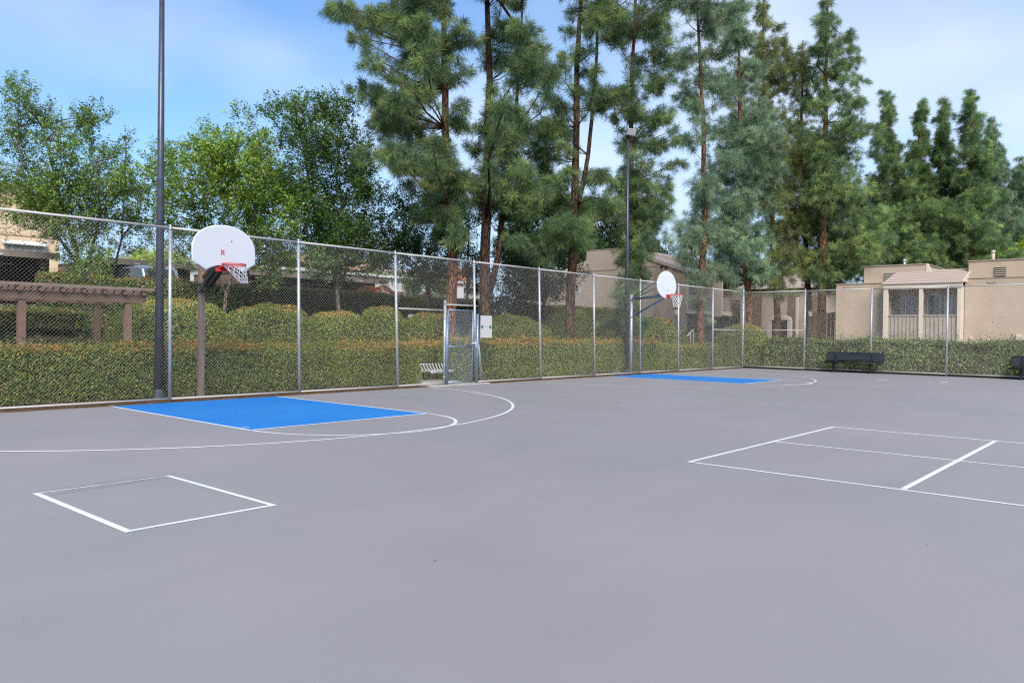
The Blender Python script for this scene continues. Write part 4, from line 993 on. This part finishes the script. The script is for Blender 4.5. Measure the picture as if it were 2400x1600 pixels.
def pine(label, trunks, blobs, d, w_px, pal, zbase=None, extra=.7, dspread=1.5, tufts=21, n=56, Ln=.40, wd=.0135, bark='bark_pine', tops=None, shag=None, cone=None):
    """trunks: list of pixel polylines (first = main, listed base->top); blobs: (u,v,r) needle clumps in photo pixels at depth d"""
    px = d / F_PX
    b0 = pt(*trunks[0][0], d=d); zg = float(ground_z(b0[0], b0[1]))
    t = thing('pine_tree', label, 'pine tree', (b0[0], b0[1], zg), 'pine trees beyond the fences')
    fwd = np.array([-math.sin(YAW), math.cos(YAW), 0]); rgt = np.array([math.cos(YAW), math.sin(YAW), 0])
    polys = []; tm = MB()
    for ti, tr in enumerate(trunks):
        P = [pt(u, v, d=d) for u, v in tr]
        if ti == 0: P = [np.array([P[0][0], P[0][1], zg - .2])] + P
        if ti > 0:
            for i, p in enumerate(P): p += fwd * .9 * (i / max(1, len(P) - 1)) * (1 if ti % 2 else -1)
        Q = [P[0]]
        for a, b in zip(P[:-1], P[1:]):
            k = max(1, int(np.linalg.norm(b - a) / 1.2))
            for j in range(1, k + 1): Q.append(a + (b - a) * j / k + rng.normal(0, .025, 3) * (j < k))
        H = len(Q); w0 = w_px[ti] * px / 2
        rad = [w0 * (1.2 if (i == 0 and ti == 0) else 1) * (1 - .86 * (i / (H - 1)) ** .95) for i in range(H)]
        tm.tube(Q, rad, 12); polys.append(np.array(Q))
    allp = np.concatenate(polys)
    C, A, K, TW = [], [], [], MB()
    bl = [(u, v, r, 0) for u, v, r in blobs]
    for u, v, r in blobs:
        if rng.random() < extra: bl.append((u + rng.normal(0, r * .8), v + rng.normal(0, r * .5), r * rng.uniform(.6, 1), 1))
    for u, v, r, ex in bl:
        R = r * px * 1.22; off = rng.normal(0, dspread * (1.25 if ex else .75))
        c = pt(u, v, d=d + off)
        # trunk attachment
        dist = np.linalg.norm((allp - c)[:, :2], axis=1); hz = dist.min()
        tgt = c[2] - .35 * hz - .1; cand = np.abs(allp[:, 2] - tgt) + .4 * dist; s = allp[cand.argmin()]
        dv = c - s; ln = np.linalg.norm(dv)
        if ln > .35:
            mid = s + dv * .5 + np.array([0, 0, -.10 * ln * rng.uniform(-.3, 1)]) + rng.normal(0, .05 * ln, 3)
            rb = .010 + .008 * ln; TW.tube([s, (s + mid) / 2 + rng.normal(0, .03 * ln, 3), mid, c], [rb, rb * .8, rb * .62, rb * .3], 6)
            k = int(ln * .62 / .17)                      # needle tufts all along the outer limb
            if k > 0:
                f = rng.uniform(.34, .95, (k, 1)); q = np.where(f < .5, s + (mid - s) * f * 2, mid + (c - mid) * (f * 2 - 1)) + rng.normal(0, .13, (k, 3))
                C.append(q); A.append(unit(rng.normal(0, .6, (k, 3)) + dv / ln * .5 + np.array([0, 0, .5]))); K.append(pal[rng.choice(len(pal), k)] * rng.uniform(.75, 1.15, (k, 1)))
        outw = unit(dv * np.array([1, 1, .3]) + 1e-6)
        nt_ = max(3, int(tufts * (R / .55) ** 1.7))
        o = unit(rng.normal(size=(nt_, 3))) * (rng.random((nt_, 1)) ** .45) * R * np.array([1, 1, .72])
        tc_ = c + o; ax = unit(unit(o) * .8 + outw * .5 + np.array([0, 0, .45]) + rng.normal(0, .25, (nt_, 3)))
        for q in tc_[:6]:
            TW.tube([c - (q - c) * .1, q], [.009, .005], 3, False)
        ck = rng.uniform(.8, 1.25); pc = pal[rng.choice(len(pal), nt_)] * ck * rng.uniform(.8, 1.2, (nt_, 1))
        pc *= rng.choice([.78, 1.0, 1.0, 1.28], (nt_, 1))
        C.append(tc_); A.append(ax); K.append(pc)
    if shag:       # needle tufts growing straight from the trunk
        for (v0, v1, num) in shag:
            for _ in range(num):
                v = rng.uniform(v0, v1); zt_ = pt(trunks[0][0][0], v, d=d)[2]
                j = np.abs(polys[0][:, 2] - zt_).argmin(); p = polys[0][j].copy(); p[2] = zt_
                a = rng.uniform(0, 6.28); hd = np.array([math.cos(a), math.sin(a), 0]); p = p + hd * rng.uniform(.12, .42)
                C.append(p[None]); A.append(unit(hd + np.array([0, 0, rng.uniform(-.5, .5)]))[None]); K.append(pal[rng.choice(len(pal))][None] * rng.uniform(.8, 1.2))
    C = np.concatenate(C); A = np.concatenate(A); K = np.concatenate(K)
    V, c = needles(C, A, K * np.array([3.05, 2.7, 2.4]), n, Ln, wd)
    fast_mesh('crown', V, 4, 'needle', t, c); tm.add(TW.V, TW.F); tm.build('trunk', bark, t, True)
    return t
def Z6(l): return [(750 + a / 2.614, b / 2.614, r / 2.614) for a, b, r in l]
def ZA(l): return [(1400 + a / 3.92, b / 3.92, r / 3.92) for a, b, r in l]
def crown_above(u, du, n, v0=-10, v1=-330):
    return [(u + rng.normal(0, du), rng.uniform(v1, v0), rng.uniform(24, 36)) for _ in range(n)]
P1 = Z6([(60,70,60),(150,50,80),(280,130,80),(380,130,80),(480,60,90),(560,110,90),(600,40,80),(200,230,34),(270,250,30),(640,180,90),(720,60,80),(520,170,70),(860,190,90),(900,260,80),
  (560,330,80),(640,350,90),(740,330,80),(560,420,90),(330,400,50),(700,430,70),(740,500,80),(860,430,80),(600,560,80),(250,540,70),(330,590,80),(430,600,90),(520,640,100),(400,700,90),(380,780,90),
  (480,790,100),(590,850,80),(860,640,50),(880,780,60),(450,950,100),(540,930,90),(640,980,90),(750,930,90),(500,1030,80),(690,1080,100),(790,1050,100),(720,1180,100),(800,1160,110),(880,1120,80),
  (680,1270,90),(780,1290,100),(860,1260,90),(760,1400,90),(820,1440,80),(720,1440,60)])
pine('leftmost tall pine, orange-brown trunk standing behind the gate', [[(1052, 806), (1058, 700), (1062, 590), (1050, 420), (1043, 300), (1040, 120), (1041, 0), (1046, -200), (1050, -380)]],
     P1 + crown_above(1030, 70, 26), 28.5, [31], PINE_G)
P2 = Z6([(1060,230,90),(1040,360,80),(1250,190,90),(1230,260,80),(1330,290,70),(1180,380,80),(1270,400,100),(1340,400,70),(1300,470,70),(1130,140,50),(1050,530,40),(1420,480,60),(1080,700,80),(1150,720,90),
  (1210,720,70),(1180,800,100),(1130,850,90),(1000,780,60),(1100,900,80),(930,900,50),(1050,1000,70),(1160,1000,80),(1240,1020,80),(1050,1080,90),(1130,1110,110),(1240,1110,100),(1290,1180,90),(1080,1190,100),
  (1180,1220,110),(1010,1230,80),(1150,1290,80),(1230,1270,60),(1290,1280,50)])
pine('tall pine with two dark stems right of the gate, behind the white sign', [[(1140, 800), (1137, 700), (1136, 600), (1140, 420), (1148, 190), (1142, 20), (1145, -200), (1150, -400)],
     [(1146, 690), (1168, 600), (1176, 510), (1205, 300), (1213, 200), (1222, 60), (1232, -150)]], P2 + crown_above(1180, 60, 26), 30.5, [30, 17], PINE_G, bark='bark_dark')
P3 = Z6([(1500,200,50),(1600,60,80),(1720,40,100),(1780,90,90),(1700,120,70),(1620,300,60),(1500,330,50),(1440,440,60),(1650,440,50),(1700,560,50),(1750,600,80),(1820,570,80),(1690,640,60),(1560,560,50),
  (1470,640,50),(1390,600,50),(1300,780,80),(1400,800,90),(1480,820,80),(1350,860,80),(1290,930,80),(1400,960,80),(1490,900,50),(1520,1060,50),(1440,1090,70),(1380,1060,70),(1620,1080,40),(1700,1060,50),(1780,1090,50),
  (1340,1170,80),(1420,1220,80),(1560,1260,90),(1620,1290,80),(1600,1380,100),(1540,1400,90),(1460,1420,100),(1400,1480,90),(1600,1470,80),(1720,1280,60),(1800,1270,60),(1300,1500,80),(1350,1540,80)])
pine('open pine with forked trunk left of the far light pole', [[(1334, 800), (1338, 667), (1344, 590), (1347, 460), (1351, 300), (1352, 150), (1362, 0), (1370, -180), (1374, -330)],
     [(1352, 480), (1368, 430), (1380, 360), (1392, 250), (1402, 120), (1408, -40), (1412, -190)]], P3 + crown_above(1375, 60, 20), 32, [25, 13], PINE_G, dspread=1.3, bark='bark_dark')
P4 = ZA([(80,50,90),(150,150,80),(250,250,90),(300,330,70),(180,370,80),(120,320,70),(420,80,60),(530,200,90),(480,260,90),(600,150,70),(620,380,90),(540,480,100),(600,570,90),(640,260,80),(370,540,80),(330,690,80),
  (630,730,90),(540,800,90),(470,790,70),(290,850,90),(180,870,80),(80,900,90),(330,1000,110),(300,1050,90),(560,1060,110),(640,1050,80),(470,1080,70),(150,1080,60),(560,1340,90),(430,1340,80),(320,1280,90),
  (240,1350,90),(350,1450,90),(440,1500,80),(700,1280,50),(730,1180,36),(760,1500,50)]) + [(1480,430,36),(1510,440,40),(1455,450,36),(1500,500,42),(1475,530,42),(1508,560,38),(1482,600,38),(1490,635,34),(1500,480,45),
  (1545,470,26),(1550,500,28),(1560,430,24),(1532,535,20),(1472,690,26),(1462,735,32),(1488,755,34),(1472,778,30),(1468,660,26)]
pine('shaggy pine with needles hugging its trunk, behind the far light pole', [[(1478, 830), (1478, 700), (1480, 560), (1478, 420), (1480, 250), (1488, 60), (1492, -120), (1494, -260)]],
     P4 + crown_above(1485, 50, 18, -10, -250), 34, [20], PINE_G, dspread=.9, extra=.5, shag=[(0, 420, 40), (420, 790, 90)])
P5 = ZA([(640,60,80),(720,40,90),(860,40,90),(890,80,70),(1010,130,110),(1080,70,100),(1150,130,90),(1240,90,100),(1330,60,80),(1250,170,60),(830,330,36),(860,450,36),(780,510,90),(850,520,60),(700,550,80),(770,600,70),
  (1020,290,50),(1100,350,50),(970,500,60),(1060,490,70),(1180,480,80),(1270,380,110),(1360,380,100),(1340,290,80),(970,650,70),(980,720,80),(790,760,50),(830,830,60),(750,880,50),(840,930,90),(900,970,90),
  (1070,790,80),(1160,810,100),(1060,980,36),(880,1080,36),(960,1110,36),(840,1300,100),(780,1280,50),(1010,1150,28)]) + [(1640,440,30),(1620,520,36),(1655,480,36),(1602,555,38),(1640,560,36),(1662,540,34),(1612,600,34),
  (1638,650,22),(1634,708,20),(1655,748,12)]
pine('slender pine with bare reddish trunk against the sky, right of the far hoop', [[(1641, 835), (1642, 720), (1650, 560), (1649, 383), (1643, 204), (1637, 76), (1634, -60), (1634, -190)]],
     P5 + crown_above(1640, 60, 14, -10, -190), 37.5, [18], PINE_B * .95, dspread=.9, extra=.2, Ln=.42, shag=[(100, 420, 24), (420, 640, 36)])
P6 = [(1730,60,22),(1720,80,22),(1740,160,36),(1700,185,34),(1760,175,36),(1735,215,36),(1700,225,30),(1750,270,42),(1780,265,42),(1720,300,42),(1690,310,36),(1740,320,46),(1790,320,36),(1790,360,42),(1700,360,42),(1740,380,46),
  (1690,400,42),(1720,420,46),(1770,420,46),(1800,390,36),(1690,450,42),(1740,460,46),(1780,470,46),(1700,500,46),(1740,520,46),(1690,550,46),(1730,570,46),(1705,595,34),(1765,595,36),(1715,628,24),(1755,648,26),(1780,560,40)]
pine('bushy blue-green pine right of the slender pine', [[(1758, 850), (1755, 700), (1745, 560), (1738, 357), (1732, 200), (1731, 60), (1730, 20)]], P6, 42, [20], PINE_B, Ln=.40, tufts=17, n=60, wd=.0145)
P7 = [(1790,10,14),(1785,35,18),(1795,60,20),(1780,90,22),(1800,110,24),(1790,150,28),(1810,180,30),(1790,220,32),(1805,260,35),(1790,300,36),(1810,340,38),(1800,380,42),(1820,420,46),(1800,470,46),(1830,520,48),(1800,560,48),
  (1840,600,46),(1790,640,46),(1830,660,38),(1860,560,46),(1831,65,14),(1832,95,18),(1835,130,20),(1830,160,22),(1840,210,24)]
pine('narrow olive-green pine with pointed top', [[(1822, 850), (1820, 700), (1810, 500), (1795, 300), (1788, 127), (1790, 0), (1790, -25)]], P7, 46, [18], PINE_O, Ln=.38, tufts=17, n=60, wd=.0145, dspread=1.3)
P7c = [(1882,115,14),(1875,140,22),(1890,170,26),(1870,200,30),(1890,240,34),(1870,280,38),(1890,320,38),(1850,360,42),(1880,370,42),(1900,400,42),(1920,380,32),(1930,420,32),(1900,440,46),(1870,440,46),(1890,490,50),(1860,520,50),
  (1920,510,42),(1960,470,30),(1970,500,32),(1930,540,42),(1900,570,46),(1950,570,40),(1880,620,46),(1920,620,42)]
pine('brownish olive pine lower than its neighbours', [[(1898, 850), (1895, 700), (1885, 500), (1878, 300), (1880, 160), (1882, 95)]], P7c, 47, [18], PINE_O * np.array([1.05, 1.0, .95]), Ln=.38, tufts=17, n=60, wd=.0145, dspread=1.3)
P8 = [(1939,5,16),(1935,35,18),(1950,60,22),(1925,75,22),(1970,95,22),(1945,110,24),(1915,120,20),(1990,120,18),(1965,150,26),(1930,150,26),(2000,150,20),(1985,185,22),(1945,190,26),(2020,190,20),(1915,200,22),(1950,235,28),
  (1990,230,24),(2010,240,18),(1920,250,26),(1960,300,36),(1990,290,34),(2010,310,28),(1930,330,36),(1970,345,36),(1990,360,28),(1920,350,28),(1950,400,46),(1990,410,42),(1930,450,46),(1970,470,46),(2000,440,38),(1940,520,46),
  (1980,560,46),(2010,520,42),(1960,610,46),(2000,600,42),(1920,650,38),(1960,660,38),(2040,560,44),(2040,610,40),(2060,500,36)]
pine('tall conical pine with airy top, orange trunk left of the beige house', [[(1922, 850), (1926, 740), (1928, 600), (1931, 456), (1935, 290), (1938, 120), (1939, 0), (1939, -30)]], P8, 45, [24], PINE_G * 1.1, Ln=.38, tufts=15, n=60, wd=.0145, dspread=1.4)
def cone_blobs(u, vt, vb, rb, n, top=8):
    l = [(u, vt + 6, 8), (u + 3, vt + 22, 11), (u - 4, vt + 36, 12)]
    for i in range(n):
        f = (i + rng.random()) / n; f = f ** .8; hw = 5 + rb * (.75 * f + .25 * f * f) * (1 + .5 * math.sin(f * 23 + u))
        l.append((u + rng.uniform(-1, 1) * hw, vt + 25 + (vb - vt - 25) * f, top + (30 - top) * min(1, f * 1.25) * rng.uniform(.75, 1.1)))
    return l
for (u, vt, rb, n, dd, pal, lb) in [
    (2079, 212, 98, 62, 58, PINE_G * 1.15, 'pine with square shouldered top, first of the row behind the beige house'),
    (2157, 237, 84, 62, 60, PINE_O * np.array([.85, 1.08, 1.1]), 'thin-topped pale green pine, second of the row behind the beige house'),
    (2214, 228, 80, 60, 61, PINE_G * 1.2, 'pine third of the row behind the beige house'),
    (2274, 212, 92, 66, 58, PINE_G * 1.25, 'tallest bright green pine of the row behind the beige house'),
    (2326, 275, 92, 60, 63, PINE_B * .95, 'bluish rounded pine second from the right picture edge'),
    (2390, 365, 80, 52, 66, PINE_B * .85, 'low bluish pine at the right picture edge')]:
    pine(lb, [[(u + 4, 830), (u + 2, 600), (u, vt + 120), (u, vt + 8)]], cone_blobs(u, vt, 625, rb, n), dd, [13], pal, Ln=.42, tufts=15, wd=.017, n=60, dspread=1.5, extra=.8)

PAL_T = [(.062, .104, .025), (.032, .060, .017), (.108, .155, .035), (.16, .20, .045)]
def broadleaf(label, trunks, blobs, d, w_px, pal, leaf=.115, dens=360, name='tree', bark='bark_grey', dspread=1.3, extra=.6, cat='tree', weights=(4, 2, 3, 1), fill=1.0):
    px = d / F_PX; b0 = pt(*trunks[0][0], d=d); zg = float(ground_z(b0[0], b0[1]))
    t = thing(name, label, cat, (b0[0], b0[1], zg), 'broadleaf trees behind the long fence')
    tm = MB(); allp = []
    for ti, tr in enumerate(trunks):
        P = [pt(u, v, d=d + (rng.normal(0, .4) if i > 1 else 0)) for i, (u, v) in enumerate(tr)]
        if ti == 0: P = [np.array([P[0][0], P[0][1], zg - .15])] + P
        w0 = w_px * px / 2 * (1 if ti == 0 else .62); k = len(P)
        tm.tube(P, [w0 * (1 - .7 * i / (k - 1)) for i in range(k)], 9)
        for a, b in zip(P[:-1], P[1:]): allp += [a + (b - a) * f for f in (0, .33, .66)]
        allp.append(P[-1])
    allp = np.array(allp)
    C, NR, K, SZ = [], [], [], []; TW = MB()
    bl = [(u, v, r, 0) for u, v, r in blobs] + [(u + rng.normal(0, r * .7), v + rng.normal(0, r * .6), r * rng.uniform(.6, 1), 1) for u, v, r in blobs if rng.random() < extra]
    for u, v, r, ex in bl:
        R = r * px * .95; c = pt(u, v + 30, d=d + rng.normal(0, dspread))
        dd = np.linalg.norm(allp - c, axis=1) + np.where(allp[:, 2] > c[2] - .1, 3, 0); s = allp[dd.argmin()]; dv = c - s
        TW.tube([s, s + dv * .5 + rng.normal(0, .12, 3), c], [.03, .02, .008], 5, False)
        ns = max(8, int(88 * fill * (R / .8) ** 2))           # leafy sprays
        o = unit(rng.normal(size=(ns, 3))) * rng.random((ns, 1)) ** .42 * R
        ck = rng.uniform(.82, 1.2)
        for q in o:
            e = unit(q * .6 + np.array([0, 0, .5]) * R + rng.normal(0, .35, 3) * R); L_ = rng.uniform(.3, .58)
            n = int(dens * .1 * L_ / .5 * (leaf / .1) ** -1.2); f = rng.random((n, 1))
            p = c + q + e * f * L_ + rng.normal(0, .075, (n, 3)) * (1.1 - .4 * f)
            C.append(p); NR.append(np.tile(unit(e * .3 + np.array([0, 0, .8])), (n, 1)))
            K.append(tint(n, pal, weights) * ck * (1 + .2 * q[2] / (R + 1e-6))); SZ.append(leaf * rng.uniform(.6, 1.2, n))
            if rng.random() < .4: TW.tube([c + q * .3, c + q + e * L_ * .8], [.009, .004], 3, False)
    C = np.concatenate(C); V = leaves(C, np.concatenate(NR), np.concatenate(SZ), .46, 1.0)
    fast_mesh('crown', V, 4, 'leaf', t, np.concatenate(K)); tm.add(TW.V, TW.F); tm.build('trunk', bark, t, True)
    return t
T2 = [(60,230,50),(30,290,50),(110,260,40),(190,262,32),(210,300,40),(140,330,50),(60,370,60),(150,400,54),(220,370,50),(250,430,50),(110,440,60),(180,470,60),(240,490,54),(60,440,54),(140,510,48),(210,540,54),(110,520,30),
  (262,335,32),(30,205,34),(288,420,32),(185,590,40),(235,590,38),(40,500,30),(200,245,18),(245,250,16),(170,630,30)]
broadleaf('leafy green tree at the left edge, grey trunk above the pergola', [[(191, 690), (188, 640), (180, 590), (150, 500), (120, 380), (100, 300)], [(188, 640), (215, 590), (235, 500), (225, 380)], [(186, 625), (140, 560), (60, 440), (40, 300)]],
          T2, 29, 13, PAL_T, fill=.75)
broadleaf('thin young tree with sparse leaves left of the near light pole', [[(262, 650), (285, 560), (292, 450), (296, 320)], [(285, 560), (325, 500), (340, 420)]],
          [(296,305,12),(300,350,18),(285,385,20),(305,420,20),(330,480,30),(322,440,20),(342,400,20),(335,520,30),(300,480,20),(310,560,26)], 31, 7, PAL_T, fill=.7)
T4 = [(400,340,36),(450,322,40),(490,305,34),(400,400,50),(460,390,54),(520,350,50),(560,322,44),(600,340,44),(540,400,54),(600,400,54),(640,390,46),(430,460,54),(500,460,58),(570,460,58),(640,450,54),(680,450,40),(400,520,48),
  (470,520,42),(540,530,44),(600,530,44),(660,520,44),(380,450,36),(360,365,20),(620,590,40),(650,570,40),(430,570,36),(690,480,34),(610,305,24),(500,290,18),(640,620,30)]
broadleaf('bright green tree above the near backboard, light grey stems', [[(526, 735), (530, 690), (545, 640), (590, 560), (600, 450), (610, 340)], [(530, 690), (500, 620), (480, 520), (470, 380)], [(540, 650), (620, 570), (650, 460)]],
          T4, 28.5, 11, [(.072, .125, .025), (.040, .074, .018), (.125, .18, .035), (.20, .24, .045)], weights=(4, 2, 3, 1.6), fill=.85)
T5 = [(640,225,24),(700,232,28),(750,228,34),(680,270,38),(740,280,44),(800,270,38),(830,310,40),(720,330,48),(780,340,54),(840,370,44),(700,390,50),(760,410,54),(820,430,54),(870,440,46),(720,460,54),(790,490,54),(850,500,50),(740,530,54),
  (800,550,54),(860,560,46),(910,520,46),(900,580,36),(760,590,46),(820,600,42),(950,550,46),(960,500,40),(940,450,36),(635,245,14),(690,215,14)]
broadleaf('dark green multi-stemmed tree between the near backboard and the pines', [[(794, 735), (790, 680), (775, 620), (745, 540), (720, 400), (700, 270)], [(792, 690), (800, 620), (800, 480), (790, 330)], [(792, 690), (815, 620), (860, 520)], [(790, 685), (782, 600), (760, 450)]],
          T5, 30.5, 12, [(.042, .080, .021), (.024, .048, .015), (.070, .115, .026), (.11, .15, .035)], weights=(4, 3, 2, .7))
broadleaf('small forked tree with dark crown left of the first pine trunk', [[(1005, 730), (1002, 690), (995, 660), (975, 620)], [(1002, 690), (1015, 655), (1035, 620)], [(1002, 685), (1003, 640)]],
          [(930,560,46),(980,545,46),(1010,600,40),(970,605,40),(1040,560,40),(900,600,34),(1000,630,30),(1045,620,30)], 33, 9, [(.026, .052, .018), (.016, .032, .012), (.045, .075, .02), (.08, .10, .03)], weights=(4, 4, 1.5, .5))
broadleaf('dark tree filling the gap between the first two pines', [[(1095, 720), (1097, 600), (1100, 500)]], [(1080,560,42),(1100,610,40),(1185,560,44),(1195,620,44),(1130,640,36),(1090,500,36),(1210,660,30),(1215,590,40)], 36, 8,
          [(.026, .052, .020), (.016, .032, .013), (.045, .075, .022)], weights=(4, 4, 1.5), leaf=.12)
broadleaf('dark bushy tree low between the second pine and the drooping tree', [[(1190, 790), (1188, 740), (1185, 690)]], [(1180,690,34),(1210,720,34),(1150,735,30),(1222,680,30),(1190,750,34),(1165,700,30),(1235,745,30),(1130,700,26)], 37, 6,
          [(.026, .05, .018), (.016, .032, .012), (.05, .075, .025)], weights=(4, 3, 1.5), leaf=.13)
broadleaf('dense dark glossy tree behind the beige end wall', [[(1390, 720), (1385, 600), (1370, 500)]], [(1240,450,56),(1300,480,56),(1350,530,56),(1392,565,46),(1280,550,56),(1420,540,46),(1440,575,40),(1210,520,50),(1230,590,46),(1320,590,46),(1535,560,34),(1515,595,28),(1470,560,40),(1340,470,46)],
          66, 9, [(.022, .045, .015), (.012, .026, .010), (.05, .085, .022)], leaf=.22, weights=(4, 4, 1.5), dspread=2.0)
broadleaf('small tree with drooping grey-green leaves left of the middle pine trunk', [[(1276, 735), (1272, 695), (1268, 660), (1262, 630)], [(1272, 690), (1290, 665), (1310, 645)]],
          [(1262,640,34),(1240,662,26),(1300,650,30),(1322,640,26),(1282,665,24),(1350,622,24),(1230,632,26)], 37, 9, [(.05, .068, .035), (.03, .045, .024), (.09, .11, .06)], weights=(3, 3, 2), bark='bark_dark')
broadleaf('yellow-green tree behind the beige house at the right picture edge', [[(2385, 800), (2380, 620), (2382, 580)]], [(2370,590,38),(2340,602,28),(2402,572,42),(2425,600,42),(2350,625,30),(2100,612,18),(2120,618,14)], 60, 10,
          [(.13, .19, .03), (.08, .13, .022), (.20, .25, .045)], leaf=.2, weights=(3, 2, 2))
broadleaf('pale yellow-green tree far behind the near light pole', [[(360, 660), (358, 600)]], [(350,592,36),(400,598,34),(310,594,24),(330,575,24),(380,575,24),(430,605,24)], 70, 8,
          [(.20, .24, .06), (.13, .18, .045), (.28, .30, .09)], leaf=.2, weights=(3, 2, 2), dspread=2)
broadleaf('low green tree in front of the peach house behind the carports', [[(890, 700), (890, 650)]], [(870,630,24),(900,640,26),(930,635,24),(960,640,26),(990,630,24),(1030,640,20),(1085,680,14)], 58, 8,
          [(.07, .11, .03), (.04, .07, .02), (.13, .16, .05)], leaf=.2, weights=(3, 2, 2), dspread=1.5)

# ------------------------------------------------------------------ distant hill and cypresses
V, Fs = [], []; n = 60
for i in range(n + 1):
    a = math.radians(15 + 100 * i / n) + YAW   # sweep across the left of the view
    hgt = 34 + 12 * math.sin(i * .33) + 7 * math.sin(i * .9 + 1) + 3 * math.sin(i * 2.3)
    for (r, k) in ((380, 0), (430, .35), (520, .8), (600, 1), (760, .7), (1000, .1)):
        V.append((CAM[0] - math.sin(a) * r, CAM[1] + math.cos(a) * r, 2 + hgt * k + (rng.normal(0, 1.2) if k else -6)))
for i in range(n):
    for j in range(5): Fs.append((i * 6 + j, i * 6 + j + 1, (i + 1) * 6 + j + 1, (i + 1) * 6 + j))
setp(mesh_obj('hills', V, Fs, 'hillside', smooth=True), kind='structure')
for k, (u, v0) in enumerate(((660, 602), (667, 600), (688, 606))):
    b = pt(u, 640, d=170); top = pt(u, v0, d=170)[2]
    t = thing('cypress_tree', ['leftmost', 'middle', 'rightmost'][k] + ' of three tiny dark cypresses on the skyline right of the near backboard', 'tree', (b[0], b[1], 2.3), 'far cypresses')
    nn = 900; f = rng.random(nn); rr = .7 * (1 - f) ** .6 * np.sqrt(rng.random(nn)); a = rng.uniform(0, 6.28, nn)
    C = np.stack([b[0] + rr * np.cos(a), b[1] + rr * np.sin(a), 2.3 + f * (top - 2.3)], 1)
    fast_mesh('crown', leaves(C, rng.normal(size=C.shape), np.full(nn, .5)), 4, 'leaf', t, tint(nn, [(.03, .045, .02), (.045, .06, .03)], [1, 1])); part('trunk', 'bark_dark', t, lambda q: q.tube([(b[0], b[1], 2), (b[0], b[1], top - 1)], [.2, .05], 6))
